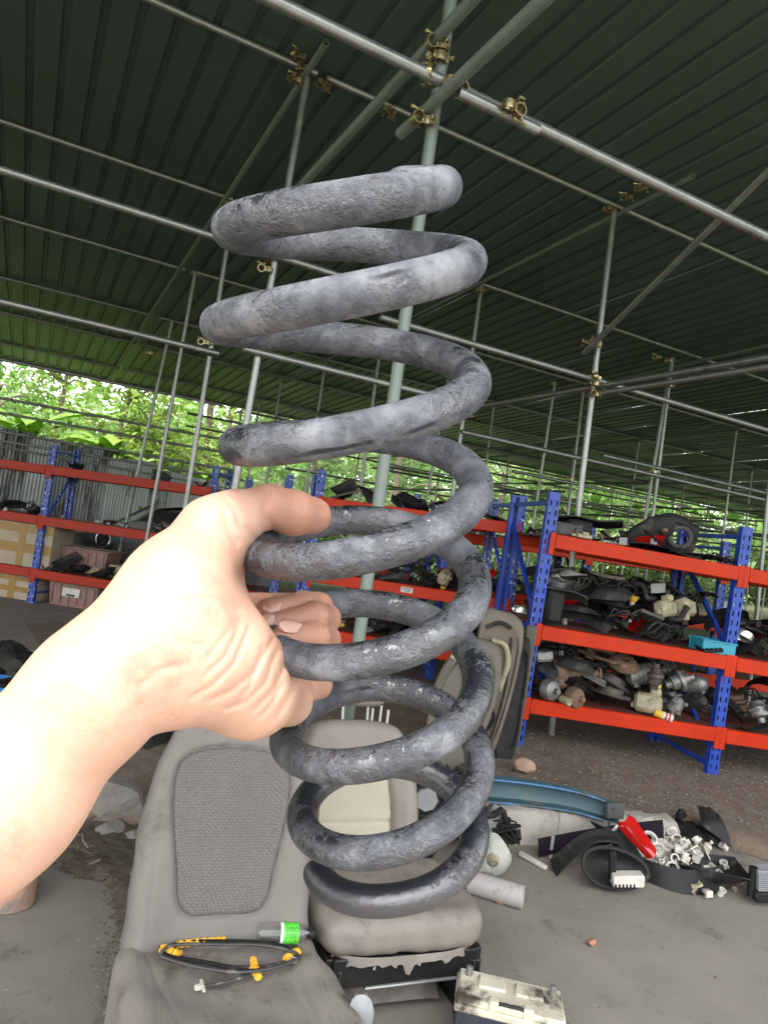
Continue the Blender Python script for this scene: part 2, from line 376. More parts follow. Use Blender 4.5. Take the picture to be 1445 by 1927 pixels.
# couplers: two forged half bands with bolts and nuts, one shared mesh
def coupler_mesh():
    mb = MB()
    for ax, o in (((0, 0, 1), (0, 0, 0)), ((1, 0, 0), (0, .058, 0))):
        mb.lathe([(.0255, -.020), (.0315, -.020), (.0325, -.008), (.0325, .008), (.0315, .020), (.0255, .020)], 14, o, ax)
    mb.box((0, .029, 0), (.04, .02, .04), None, .004)
    for s_ in (-1, 1): mb.box((.034 * s_, -.012, 0), (.016, .012, .036), None, .003)
    mb.box((0.02, .062, .036), (.034, .012, .016), None, .003)
    mb.tube([(.046, -.045, 0), (.046, .022, 0)], .006, 6); mb.lathe([(0, -.004), (.011, -.004), (.011, .008), (0, .008)], 6, (.046, -.030, 0), (0, 1, 0)); mb.lathe([(0, -.004), (.011, -.004), (.011, .006), (0, .006)], 6, (.046, .020, 0), (0, 1, 0))
    mb.tube([(.0, .10, .044), (.0, .03, .044)], .006, 6); mb.lathe([(0, -.004), (.011, -.004), (.011, .008), (0, .008)], 6, (0, .088, .044), (0, 1, 0))
    mb.box((-.052, .012, .0), (.03, .008, .03), None, .003); mb.box((-.05, .004, -.02), (.01, .03, .008), None, .002)
    me = mb.mesh('coupler', (0, 0, 0), 40); me.materials.append(M_brass); return me
CM = coupler_mesh()
def coupler(p, zrot=0, tilt=(0, 0), sc=1.0):
    o = bpy.data.objects.new('coupler', CM); COL.objects.link(o); o.parent = scaf; o.location = Vector(tuple(map(float, p))) - scaf.location
    o.rotation_euler = (tilt[0], tilt[1], zrot); o.scale = (sc, sc, sc); return o
RUZ = math.atan2(RU[1], RU[0])
# near standards
a1, b1 = standard(848, 0, 680, 1170, 2.9, m=M_post, r=.0255)
# rest of the traced standards
standard(1155, 400, 1036, 1392, 5.95, r=.026)
standard(578, 145, 440, 930, 4.75)
def rd(x, y): r = ray(x, y); return ((RA - EYE) @ RN) / (r @ RN) - .02
for x0, y0, x1, y1 in ((440, 385, 345, 980), (368, 510, 280, 995), (325, 600, 235, 995), (906, 535, 853, 920), (1045, 715, 1008, 955), (1266, 670, 1228, 970)): standard(x0, y0, x1, y1, rd(x0, y0))
standard(1246, 780, 1212, 985, 9.6)
standard(1441, 978, 1431, 1080, 8.0)
standard(735, 800, 700, 1000, 9.0); standard(820, 845, 805, 930, 12)
# near ledgers and transoms
level(800, 137, 2.75, 330, 1560); level(930, 205, 2.8, 862, 1012, r=.022)
level(815, 193, 2.84, 753, 1040, RV0, M_post, .0245); level(800, 95, 2.96, 470, 935, RV0, M_post, .0245)
level(510, 478, 4.68, -120, 641); level(398, 662, 5.74, -140, 411); level(480, 661, 4.70, 458, 800)
level(1115, 713, 5.88, 715, 1520); level(1228, 893, 8.3, 868, 1500); level(1235, 880, 9.0, 1133, 1560)
level(1120, 728, 6.0, 890, 1560, RV0); level(1122, 741, 5.9, 1108, 1560, RV0, r=.022)
pole(P(1098, 665, 5.95), P(1470, 296, 4.1), M_steel)
level(200, 717, 10.5, -60, 418); level(1090, 912, 11.0, 965, 1300)
for k, (y, D) in enumerate(((786, 12.2), (812, 12.2), (845, 12.0), (862, 12.3))): level(200, y, D, -60, 430 + 10 * k, r=.022)
# purlins right under the sheets
purl = [0, 2.15, 4.3, 6.6, 8.5, 10.9, 12.4]
for i, v_ in enumerate(purl):
    for u0, u1 in ((-15, -.02), (.05, 12), (12.1, 35)): pole(roofp(u0, v_, .038), roofp(u1, v_ + rg.uniform(-.02, .02), .038), r=.0235, n=10)
# rafters under the purlins, square to them
for i, u_ in enumerate((-7.5, -4.1, -.10, 2.72, 6.3, 9.8, 13.5, 17.5, 22, 27)):
    pole(roofp(u_, {2: -.38, 3: -.75}.get(i, -1.3), -.012), roofp(u_, 12.5, -.012), M_post, .0235, 10)
# far standards and ledgers in bays
for u_ in (-11, -7.5, 2.72, 6.3, 9.8, 13.5, 17.5, 22, 27):
    for v_ in (4.3, 6.6, 8.5, 10.9, 12.4):
        x, y, D = proj(roofp(u_, v_, -1))
        if D < 9 or (x < 450 and v_ < 8): continue
        t = roofp(u_ + rg.uniform(-.2, .2) + .06, v_ + .06, .02); q = t + np.array([rg.uniform(-.06, .06), rg.uniform(-.06, .06), 0]); q[2] = -.05; pole(t, q, n=8)
        for dz in (-.05, -1.5):
            coupler(np.array(t) + (0, 0, dz - .03), RUZ)
for v_ in (6.5, 8.4, 10.8, 12.3):
    for z_, u0, u1 in ((2.75, 5, 30), (1.9, 8, 30), (3.4, 2, 22)):
        a = roofp(u0 + rg.uniform(-1, 1), v_); b = roofp(u1 + rg.uniform(-3, 3), v_); a[2] = b[2] = z_ + rg.uniform(-.1, .1)
        if v_ < 8 and z_ < 2.5: continue
        pole(a, b, n=8)
for u_ in (6.35, 9.9, 13.6, 17.6, 22.1):
    for z_ in (2.6, 3.3):
        a = roofp(u_, 4.5); b = roofp(u_, 12.8); a[2] = b[2] = z_ + rg.uniform(-.1, .1); pole(a, b, M_post, n=8)
# clamps where the photo shows them
for x, y, D, rz, tl in ((828, 108, 2.87, RUZ, (0, 0)), (833, 88, 2.88, RUZ + 1.5, (0, 0)), (812, 150, 2.8, RUZ + 2.4, (0, 0)), (805, 230, 2.88, RUZ + 1.6, (0, 0)), (868, 165, 2.78, RUZ + 1.57, (0, 1.57)), (976, 208, 2.80, RUZ + 1.57, (0, 1.57)),
        (572, 130, 4.72, RUZ, (0, 0)), (566, 108, 4.65, RUZ + 2, (0, 0)), (560, 150, 4.7, RUZ + 1, (.3, 0)), (615, 160, 4.8, RUZ + 1.57, (0, 1.57)), (737, 212, 5.0, RUZ + 1.57, (0, 1.57)),
        (1148, 392, 5.95, RUZ, (0, 0)), (1185, 372, 5.7, RUZ + 1, (0, 0)), (1212, 355, 5.5, RUZ + 1, (0, 0)), (1122, 722, 5.9, RUZ, (0, 0)), (1124, 742, 5.88, RUZ + 1.5, (0, 0)), (1118, 710, 5.86, RUZ + 2.6, (0, 0)), (1126, 648, 5.92, RUZ + .7, (.4, 0)), (1106, 648, 5.95, RUZ, (0, .5)),
        (510, 480, 4.7, RUZ, (0, 0)), (506, 508, 4.72, RUZ + 1.4, (0, 0)), (398, 662, 5.76, RUZ, (0, 0)), (390, 645, 5.8, RUZ + 1.3, (0, 0)), (368, 515, 8.55, RUZ, (0, 0)), (438, 383, 5.75, RUZ, (0, 0)), (282, 664, 10, RUZ, (0, 0)),
        (1232, 888, 8.35, RUZ, (0, 0)), (1262, 678, 8.4, RUZ, (0, 0)), (1240, 672, 8.3, RUZ + 1, (0, 0)), (904, 545, 7.8, RUZ, (0, 0)), (880, 782, 7.6, RUZ, (0, 0)), (1262, 725, 8.4, RUZ, (0, 0)), (1042, 722, 10.5, RUZ, (0, 0))):
    coupler(P(x, y, D), rz, tl, .86)
# ================================================================ corrugated fence behind the shed
F0, F1 = P(-60, 805, 12.4), P(420, 905, 18.0); F0[2] = F1[2] = 0
fence = thing('corrugated_fence', 'tall grey corrugated zinc sheet fence behind the red and blue rack', 'fence', (F0 + F1) / 2)
fd = hz(F1 - F0); fl = np.linalg.norm(F1 - F0); npan = 11; fnm = np.array([-fd[1], fd[0], 0])
for i in range(npan):
    mb = MB(); s0 = fl * i / npan; w_ = fl / npan + .03; rows = []; tilt = rg.uniform(-.02, .02); ht = 2.42 + rg.uniform(-.09, .09) - .015 * i
    nc = int(w_ / .0127)
    for j in range(nc + 1):
        x = w_ * j / nc; y = .011 * math.sin(2 * math.pi * x / .076) + (.018 if i % 2 else 0)
        rows.append([F0 + fd * (s0 + x + tilt * z_) + fnm * y + np.array([0, 0, z_]) for z_ in (-.03, .8, 1.6, ht)])
    mb.shell(rows, .0012); part(mb, 'fence_panel', M_zinc[(0, 1, 0, 2, 1, 0, 0, 1, 0, 0, 1)[i]], fence, 50)
for z_ in (.5, 2.1):
    mb = MB(); mb.beam(F0 - fnm * .05 + (0, 0, z_), F1 - fnm * .05 + (0, 0, z_), .05, .04); part(mb, 'fence_rail', M_steel, fence)
# ================================================================ storage racks
def upright_mesh(up, xd, yd, H, m, wd=.085, dp=.055):
    """perforated steel channel standing at the origin; xd along the face, yd into the rack"""
    mb = MB(); cols = [-wd / 2, -.030, -.017, .017, .030, wd / 2]; z = 0.0; unit = .075
    def quad(x0, x1, z0, z1, y=0): mb.add([xd * x0 + yd * y + up * z0, xd * x1 + yd * y + up * z0, xd * x1 + yd * y + up * z1, xd * x0 + yd * y + up * z1], [(0, 1, 2, 3)])
    while z < H - .001:
        z1 = min(z + unit, H)
        if z1 - z < unit - .001:
            quad(cols[0], cols[5], z, z1)
        else:
            quad(cols[0], cols[5], z, z + .022); quad(cols[0], cols[5], z + .060, z1)
            for a, b in ((0, 1), (2, 3), (4, 5)): quad(cols[a], cols[b], z + .022, z + .060)
        z = z1
    for sg in (-1, 1):
        x = sg * wd / 2
        mb.box(xd * x + yd * (dp / 2) + up * (H / 2), (.0025, dp, H), (xd, yd, up)); mb.box(xd * (x - sg * .012) + yd * dp + up * (H / 2), (.024, .0025, H), (xd, yd, up))
    mb.box(up * .004 + yd * dp / 2, (wd + .03, dp + .03, .008), (xd, yd, up))
    me = mb.mesh('upright', (0, 0, 0), 30, recalc=False); me.materials.append(m); return me
def rack(label, base, bay, nb, dep, up, H, levels, mu, mr, skip=(), bh=.11, deck=True):
    base = np.asarray(base, float); r = thing('storage_rack', label, 'rack', base); bay = np.asarray(bay, float); dep = np.asarray(dep, float); up = nrm(up); xd = nrm(bay); yd = nrm(dep)
    um = upright_mesh(up, xd, yd, H, mu); umb = upright_mesh(up, xd, -yd, H, mu)
    for i in range(nb + 1):
        if i in skip: continue
        for k, me in ((0, um), (1, umb)):
            o = bpy.data.objects.new('upright', me); COL.objects.link(o); o.parent = r; o.location = tuple(bay * i + dep * k)
        p0 = base + bay * i + yd * .03; p1 = base + bay * i + dep - yd * .03
        for z0, z1 in ((.12, .12), (.2, .85), (.95, .95), (1.02, 1.75), (H - .08, H - .08)):
            mb = MB(); mb.beam(p0 + up * z0, p1 + up * z1, .03, .035, ch=.003); part(mb, 'brace', mu, r)
    for i in range(nb):
        for z in levels:
            for k in (0, 1):
                a = base + bay * i + up * z + dep * k + xd * .044 - yd * (.012 if k == 0 else -.012); b = base + bay * (i + 1) + up * z + dep * k - xd * .044 - yd * (.012 if k == 0 else -.012)
                mb = MB(); mb.beam(a, b, bh, .05, yd, .006); bo = part(mb, 'beam', mr, r)
                sg = -1 if k == 0 else 1
                for q in (a - xd * .022, b + xd * .022):
                    mb = MB(); mb.box(q + yd * sg * .0165 - up * .02, (.044, .006, bh + .06), (xd, yd, up), .002); part(mb, 'connector', mr, bo)
            if deck:
                mb = MB(); mb.box(base + bay * (i + .5) + dep * .5 + up * (z + bh / 2 - .012), (np.linalg.norm(bay) - .1, np.linalg.norm(dep) - .06, .018), (xd, yd, up)); part(mb, 'deck', M_deck, r)
    return r
RB = P(970, 1420, 5.42); RB[2] = .0; RB2 = P(1340, 1460, 5.56); bayR = RB2 - RB; bayR[2] = -.05
depR = P(966, 940, 6.3) - P(1042, 930, 5.42); depR[2] = 0; upR = nrm((.02, 0, 1))
LV = (.37, .93, 1.63)
rackR = rack('sturdy rack with clean bright orange red beams heaped with car parts behind the kerb', RB, bayR, 2, depR, upR, 2.0, LV, M_blue, M_red)
CB = P(608, 880, 7.0); CB[2] = 0; CB2 = P(985, 935, 6.75); CB2[2] = 0
depC = depR * 1.0
rackC = rack('blue rack with a white sticker on its red beam, behind the coil spring', CB, CB2 - CB, 1, depC, (0, 0, 1), 2.04, (.46, 1.0, 1.72), M_bluew, M_red)
LB = P(55, 1135, 9.2); LB[2] = 0; LB2 = P(404, 895, 9.0); LB2[2] = 0
bayL = LB2 - LB
depL = np.array([-bayL[1], bayL[0], 0]); depL = nrm(depL) * .6
rackL = rack('chipped blue rack with dull red beams in front of the zinc fence', LB - bayL, bayL, 2, depL, (0, 0, 1), 2.05, (.38, 1.06, 1.72), M_bluew, M_redd, bh=.115)
FB = P(470, 893, 9.6); FB[2] = 0
rackF = rack('narrow worn blue rack between the left rack and the coil spring', FB, np.array([1.75, .25, 0]), 1, nrm(depR) * .8, (0, 0, 1), 2.0, (.45, 1.05), M_bluew, M_redd)
rackG = rack('worn blue rack frame just left of the coil spring middle', np.array([*P(548, 887, 8.3)[:2], 0]), np.array([1.5, .2, 0]), 1, nrm(depR) * .8, (0, 0, 1), 2.03, (.45, 1.05), M_bluew, M_redd)
BB = RB + nrm(depR) * 2.3 - nrm(bayR) * .15; BB[2] = 0
rackB = rack('blue rack seen through the shelves of the parts rack', BB, bayR * 1.0 * np.array([1, 1, 0]), 3, nrm(depR) * .85, (0, 0, 1), 1.95, (.40, 1.0, 1.58), M_blue, M_red)
# white sticker with printed marks on the centre rack's middle beam
xdC = nrm(CB2 - CB); ydC = nrm(depC); best = min(np.linspace(0, 1, 200), key=lambda t: abs(proj(CB + (CB2 - CB) * t + (0, 0, 1.0))[0] - 763))
q = CB + (CB2 - CB) * best + np.array([0, 0, 1.005]) - ydC * .0385
M_white = mat('white_plastic', (.58, .56, .50), (.40, .38, .33), 14, .5, spot=(.25, .22, .18), sscale=12, sthr=.66)
M_ink = mat('ink', (.03, .03, .04), (.02, .02, .03), 5, .7)
mb = MB(); mb.box(q, (.115, .003, .05), (xdC, ydC, (0, 0, 1))); stk = part(mb, 'sticker', M_white, rackC)
mb = MB()
for j, (z, xs_) in enumerate(((.010, (-.04, -.03, -.02, -.008, .002, .014, .026, .036)), (-.010, (-.02, -.01, .0, .012, .022)))):
    for x in xs_: mb.box(q + xdC * x + np.array([0, 0, z]) - ydC * .002, (.006, .002, .012), (xdC, ydC, (0, 0, 1)))
part(mb, 'print', M_ink, stk)
# ================================================================ coil spring
def camp(x, y, z): return EYE + RT * x - UP * y + FW * z      # lens frame (right, down, forward) -> world
_c = np.array([-0.02028474, -0.14630179, 0.35797834]); _ax = (0.06614936, 0.33376573)
_A = [-0.0487, -0.0134, 0.0223, 0.0794, 0.1398, 0.2, 0.2643, 0.328, 0.3814, 0.4276]
_Rr = [0.0429, 0.0528, 0.0625, 0.0663, 0.0657, 0.0639, 0.0629, 0.0608, 0.0555, 0.0489]
_a = np.array([math.sin(_ax[0]) * math.cos(_ax[1]), math.cos(_ax[0]) * math.cos(_ax[1]), math.sin(_ax[1])])
_e1 = nrm(np.array([1.0, 0, 0]) - _a * _a[0]); _e2 = np.cross(_a, _e1)
if _e2[2] > 0: _e2 = -_e2
_nodes = np.arange(-1, 9)
# hand-bent corrections (turn, right, down) in metres / lens frame
_cor = np.array([(-.4, 0, 0), (-.02, -.0028, .0022), (.25, 0, .0026), (.5, .0008, -.0030), (.75, 0, -.0038), (1, 0, .0005), (1.25, 0, -.0022), (1.5, -.0066, -.0032), (1.75, 0, .0006), (2, -.0032, .0046), (2.25, 0, -.0005), (2.5, -.0028, .0022),
    (3, -.0020, .0008), (3.25, 0, 0), (3.5, .0018, .0032), (3.75, 0, -.0026), (4, -.0020, .0008), (4.25, 0, -.0026), (4.75, 0, -.0042), (5, 0, .0012), (5.25, 0, -.0018), (5.5, 0, .0064), (5.75, 0, -.002), (6, .0026, -.0022), (6.25, 0, .0014), (6.5, .0013, .0076), (7, .0040, .0028), (7.25, 0, -.0062), (7.5, -.001, -.0026), (8, 0, 0)])
def spring_pt(n):
    av = np.interp(n, _nodes, _A); r = np.interp(n, _nodes, _Rr); th = 2 * math.pi * n
    p = _c + av * _a + r * (math.cos(th) * _e1 + math.sin(th) * _e2)
    dx = np.interp(n, _cor[:, 0], _cor[:, 1]); dy = np.interp(n, _cor[:, 0], _cor[:, 2])
    return camp(p[0] + .85 * dx, p[1] + .85 * dy, p[2])
NS = 900; ns = np.linspace(-.16, 7.46, NS); raw = np.array([spring_pt(q) for q in ns])
for _ in range(30): raw[1:-1] = raw[1:-1] * .5 + (raw[:-2] + raw[2:]) * .25
SP = raw
wr = np.full(NS, .0097); wr[:5] = [.0065, .0085, .0093, .0096, .0097]; wr[-5:] = [.0097, .0096, .0093, .0085, .0065]
rs_ = np.random.RandomState(11); wob = np.convolve(rs_.uniform(-1, 1, NS + 40), np.ones(13) / 13, 'same')[20:-20]
mb = MB(); mb.tube(SP, list(wr * (1 + .012 * wob)), 28)
spring = solo(mb, 'coil_spring', None, 'long dusty dark steel coil spring held up in the hand', 'coil spring', SP[450], ang=60)
me = spring.data; me.materials.clear()
at = me.attributes.new('turn', 'FLOAT', 'POINT'); at2 = me.attributes.new('around', 'FLOAT', 'POINT')
at.data.foreach_set('value', np.repeat(ns, 28).astype(np.float32)); at2.data.foreach_set('value', np.tile(np.arange(28) / 28, NS).astype(np.float32))
def spring_mat():
    m = bpy.data.materials.new('spring_dusty_black'); m.use_nodes = True; t = m.node_tree; L = t.links.new; N = t.nodes.new; b = t.nodes['Principled BSDF']; b.inputs['Specular IOR Level'].default_value = .5
    tc = N('ShaderNodeTexCoord'); at_ = N('ShaderNodeAttribute'); at_.attribute_name = 'turn'
    def noise(sc, det=7, ro=.65):
        n = N('ShaderNodeTexNoise'); n.inputs['Scale'].default_value = sc; n.inputs['Detail'].default_value = det; n.inputs['Roughness'].default_value = ro; L(tc.outputs['Object'], n.inputs['Vector']); return n.outputs['Fac']
    def ramp(src, *st):
        r = N('ShaderNodeValToRGB'); e = r.color_ramp.elements
        while len(e) < len(st): e.new(.5)
        for k, (p, c) in enumerate(st): e[k].position = p; e[k].color = (*c, 1) if len(c) == 3 else c
        L(src, r.inputs[0]); return r.outputs[0]
    def mixc(fac, a, b_):
        x = N('ShaderNodeMix'); x.data_type = 'RGBA'
        for s_, v_ in ((x.inputs['Factor'], fac), (x.inputs['A'], a), (x.inputs['B'], b_)):
            if isinstance(v_, (int, float)): s_.default_value = v_
            elif isinstance(v_, tuple): s_.default_value = (*v_, 1)
            else: L(v_, s_)
        return x.outputs['Result']
    def mth(op, a, b_):
        x = N('ShaderNodeMath'); x.operation = op
        for s_, v_ in zip(x.inputs, (a, b_)):
            if isinstance(v_, (int, float)): s_.default_value = v_
            else: L(v_, s_)
        return x.outputs[0]
    # the lowest turn is wiped clean; higher turns carry grey road dust
    tn = N('ShaderNodeFloatCurve'); sc_ = mth('DIVIDE', at_.outputs['Fac'], 8.0); L(sc_, tn.inputs['Value']); cv = tn.mapping.curves[0]
    for x_, y_ in ((0, 1.0), (.20, .96), (.42, .86), (.62, .78), (.80, .70), (.83, .30)): cv.points.new(x_, y_)
    cv.points[0].location = (0, 1); cv.points[-1].location = (1, 0)
    for q_ in cv.points: q_.handle_type = 'VECTOR'
    tn.mapping.update()
    big = noise(16, 8, .7); fine = noise(150, 6, .7)
    amt = mth('ADD', mth('MULTIPLY', mth('SUBTRACT', big, .5), 4.8), mth('SUBTRACT', mth('MULTIPLY', tn.outputs[0], 1.15), .42)); amt = mth('ADD', amt, mth('MULTIPLY', mth('SUBTRACT', fine, .5), 1.7)); grain = noise(420, 4, .6); amt = mth('ADD', amt, mth('MULTIPLY', mth('SUBTRACT', grain, .5), 1.2))
    dust = ramp(amt, (.10, (0, 0, 0)), (.75, (1, 1, 1)))
    paint = ramp(noise(60), (.3, (.011, .012, .017)), (.7, (.024, .026, .036)))
    dcol = ramp(noise(42, 8), (.30, (.030, .032, .041)), (.50, (.105, .110, .128)), (.74, (.225, .229, .242)))
    col = mixc(mth('MULTIPLY', dust, .93), paint, dcol)
    scuff = ramp(noise(75, 9, .75), (.575, (0, 0, 0)), (.66, (1, 1, 1))); col = mixc(mth('MULTIPLY', scuff, .75), col, (.020, .021, .026))
    chip = ramp(noise(52, 3, .5), (.765, (0, 0, 0)), (.785, (1, 1, 1))); col = mixc(chip, col, (.34, .33, .31))
    # dark lines rubbed along the wire where the turns have touched
    ar = N('ShaderNodeAttribute'); ar.attribute_name = 'around'
    w_ = mth('ADD', ar.outputs['Fac'], mth('MULTIPLY', noise(24, 3), .10))
    ln = ramp(w_, (.335, (0, 0, 0)), (.35, (1, 1, 1)), (.375, (1, 1, 1)), (.39, (0, 0, 0))); seg = ramp(noise(13, 2), (.56, (0, 0, 0)), (.60, (1, 1, 1)))
    col = mixc(mth('MULTIPLY', mth('MULTIPLY', ln, seg), .85), col, (.010, .010, .013))
    L(col, b.inputs['Base Color'])
    ro = N('ShaderNodeMapRange'); ro.inputs['To Min'].default_value = .19; ro.inputs['To Max'].default_value = .82; L(dust, ro.inputs['Value']); L(ro.outputs[0], b.inputs['Roughness'])
    io = N('ShaderNodeMapRange'); io.inputs['To Min'].default_value = 1.9; io.inputs['To Max'].default_value = 1.35; L(dust, io.inputs['Value']); L(io.outputs[0], b.inputs['IOR'])
    bp = N('ShaderNodeBump'); bp.inputs['Strength'].default_value = .8; bp.inputs['Distance'].default_value = .0018; L(mth('ADD', mth('MULTIPLY', fine, .6), mth('MULTIPLY', mth('MULTIPLY', big, dust), 1.2)), bp.inputs['Height']); L(bp.outputs[0], b.inputs['Normal'])
    return m
me.materials.append(spring_mat())
# ================================================================ the arm and hand
M_skin = mat('skin', (.60, .385, .285), (.48, .265, .185), 26, .46, bump=.09, bscale=700, spot=(.50, .225, .16), sscale=15, sthr=.57, rvar=.08)
_b = M_skin.node_tree.nodes['Principled BSDF']; _b.inputs['Subsurface Weight'].default_value = .18; _b.inputs['Subsurface Radius'].default_value = (.012, .004, .002); _b.inputs['Subsurface Scale'].default_value = .6
PALM = [((-420, 1900, .30), (0, 1500, .322), .040, .0335), ((0, 1500, .322), (185, 1298, .333), .0335, .0285), ((185, 1298, .333), (262, 1230, .340), .0285, .0255),
    ((268, 1215, .342), (330, 1105, .358), .0250, .0225), ((330, 1105, .358), (404, 1000, .382), .0225, .0172),                       # thumb metacarpal
    ((300, 1220, .345), (420, 1225, .372), .0245, .0235), ((330, 1180, .352), (400, 1130, .385), .0265, .0165), ((365, 1268, .350), (470, 1306, .388), .0195, .0205), ((470, 1306, .388), (545, 1322, .425), .0200, .0130),
    ((300, 1245, .350), (425, 1150, .430), .0200, .0125), ((300, 1245, .355), (455, 1205, .445), .0200, .0125), ((310, 1250, .355), (488, 1252, .445), .0200, .0125), ((335, 1265, .355), (525, 1305, .432), .0190, .0120),
    ((420, 1225, .372), (505, 1262, .405), .0200, .0135), ((400, 1020, .385), (422, 1120, .418), .0125, .0120)]
FING = [[(404, 1000, .382, .0162), (445, 972, .390, .0140), (505, 953, .402, .0122), (552, 965, .412, .0127), (590, 970, .424, .0107)],
    [(425, 1150, .436, .0112), (598, 1142, .474, .0092), (572, 1138, .456, .0083), (505, 1149, .436, .0074)],
    [(455, 1205, .450, .0112), (612, 1165, .468, .0096), (592, 1160, .446, .0088), (494, 1184, .424, .0076)],
    [(488, 1252, .450, .0110), (612, 1205, .452, .0092), (594, 1199, .425, .0084), (538, 1197, .409, .0077)],
    [(528, 1308, .434, .0108), (598, 1288, .448, .0086), (596, 1250, .446, .0078), (560, 1240, .440, .0068)]]
def world3(q): return P(q[0], q[1], q[2])
CREASE = [([(512, 1205), (478, 1265), (436, 1300), (395, 1318)], .0013, 5), ([(542, 1240), (515, 1300), (480, 1335)], .0013, 5), ([(470, 1180), (440, 1250), (400, 1290), (362, 1312)], .0010, 4), ([(355, 1128), (410, 1128), (448, 1150)], .0012, 8),
    ([(505, 925), (498, 960), (512, 992)], .0011, 6), ([(420, 960), (432, 1000), (446, 1020)], .0010, 7), ([(495, 1215), (470, 1290), (445, 1330)], .0008, 5), ([(558, 1270), (545, 1310), (525, 1345)], .0012, 6), ([(600, 1150), (608, 1175)], .0006, 5), ([(520, 1225), (500, 1285), (462, 1322), (425, 1335)], .0011, 4), ([(455, 1170), (425, 1235), (385, 1272)], .0008, 4), ([(530, 1290), (508, 1330), (488, 1350)], .0010, 5), ([(390, 1240), (420, 1200), (450, 1165)], .0006, 4), ([(445, 985), (470, 1000), (478, 1012)], .0010, 5), ([(425, 940), (440, 955), (452, 985)], .0006, 4), ([(300, 1180), (340, 1210), (380, 1215)], .0006, 6), ([(265, 1290), (300, 1260), (350, 1250)], .0007, 7)]
def hand_sdf(X):
    d = None
    for a, b, ra, rb in PALM:
        q = cone(X, world3(a), world3(b), ra, rb); d = q if d is None else smin(d, q, .017)
    out = d
    for k, ch in enumerate(FING):
        c = None
        for i in range(len(ch) - 1):
            q = cone(X, world3(ch[i]), world3(ch[i + 1]), ch[i][3], ch[i + 1][3]); c = q if c is None else smin(c, q, .0035)
        out = np.minimum(out, smin(d, c, .010 if k == 0 else .006))
    q = X - EYE.astype(np.float32); z = q @ FW.astype(np.float32); px = CX + f * (q @ RT.astype(np.float32)) / z; py = CY - f * (q @ UP.astype(np.float32)) / z
    for pts, amp, sg in CREASE:
        m = np.full(px.shape, 1e9, np.float32)
        for (x0, y0), (x1, y1) in zip(pts[:-1], pts[1:]):
            ex, ey = x1 - x0, y1 - y0; h = np.clip(((px - x0) * ex + (py - y0) * ey) / (ex * ex + ey * ey), 0, 1); m = np.minimum(m, (px - x0 - ex * h) ** 2 + (py - y0 - ey * h) ** 2)
        out = out + amp * np.exp(-m / (sg * sg)) * (z < .43)
    return out
allp = np.array([world3(q) for r_ in PALM for q in r_[:2]] + [world3(q) for c in FING for q in c])
V, F_ = nets(hand_sdf, allp.min(0) - .05, allp.max(0) + .05, .00125, True)
V = relax(V, F_, 1, .4)
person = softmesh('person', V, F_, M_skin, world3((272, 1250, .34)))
# fingers and thumb tip: ruddier skin, with their shade painted into the colour too
_at = person.data.attributes.new('flush_shade', 'FLOAT', 'POINT'); _dm = np.full(len(V), 1e9)
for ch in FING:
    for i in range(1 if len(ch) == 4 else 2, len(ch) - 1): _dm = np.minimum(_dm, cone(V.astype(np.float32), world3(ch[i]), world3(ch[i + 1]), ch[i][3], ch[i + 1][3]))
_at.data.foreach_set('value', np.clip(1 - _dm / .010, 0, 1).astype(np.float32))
_t = M_skin.node_tree; _a2 = _t.nodes.new('ShaderNodeAttribute'); _a2.attribute_name = 'flush_shade'; _mx = _t.nodes.new('ShaderNodeMix'); _mx.data_type = 'RGBA'; _mm = _t.nodes.new('ShaderNodeMath'); _mm.operation = 'MULTIPLY'; _mm.inputs[1].default_value = .8
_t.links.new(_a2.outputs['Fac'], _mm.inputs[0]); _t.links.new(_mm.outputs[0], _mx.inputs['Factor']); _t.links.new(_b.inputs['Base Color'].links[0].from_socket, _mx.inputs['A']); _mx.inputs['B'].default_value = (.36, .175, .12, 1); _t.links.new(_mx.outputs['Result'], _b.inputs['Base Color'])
tag(person, 'bare left arm and hand gripping the coil spring by its middle turns', 'person')
M_nail = mat('finger_nail', (.52, .31, .25), (.45, .26, .21), 30, .3, spec=.6)
def nail(c, along, normal, L, W):
    a = nrm(along); n_ = nrm(np.asarray(normal, float) - a * (np.asarray(normal) @ a)); b_ = np.cross(n_, a); rows = []
    for i in range(9):
        t = -1 + 2 * i / 8; wv = W * (1 - max(0, abs(t) - .35) ** 2 * 1.5); row = []
        for j in range(9):
            s_ = -1 + 2 * j / 8; row.append(np.asarray(c) + a * L * t * (1 - .15 * s_ * s_) + b_ * wv * s_ - n_ * (.42 * W * s_ * s_ + .12 * L * max(0, t) ** 2))
        rows.append(row)
    mb = MB(); mb.shell(rows, .0009); o = part(mb, 'fingernail', M_nail, person, 60)
tocam = lambda p: nrm(EYE - p)
upc = UP
for (x, y, D), (x2, y2, D2), nv, L, W in (((546, 1173, .4035), (510, 1170, .3985), .9, .0065, .0052), ((497, 1164, .4205), (468, 1176, .4155), .9, .0062, .0048), ((512, 1137, .4325), (484, 1143, .4270), .9, .0062, .0046), ((566, 936, .4120), (606, 942, .4215), 1.6, .0072, .0062)):
    c = P(x, y, D); nail(c, P(x2, y2, D2) - c, tocam(c) * .75 + upc * nv, L, W)
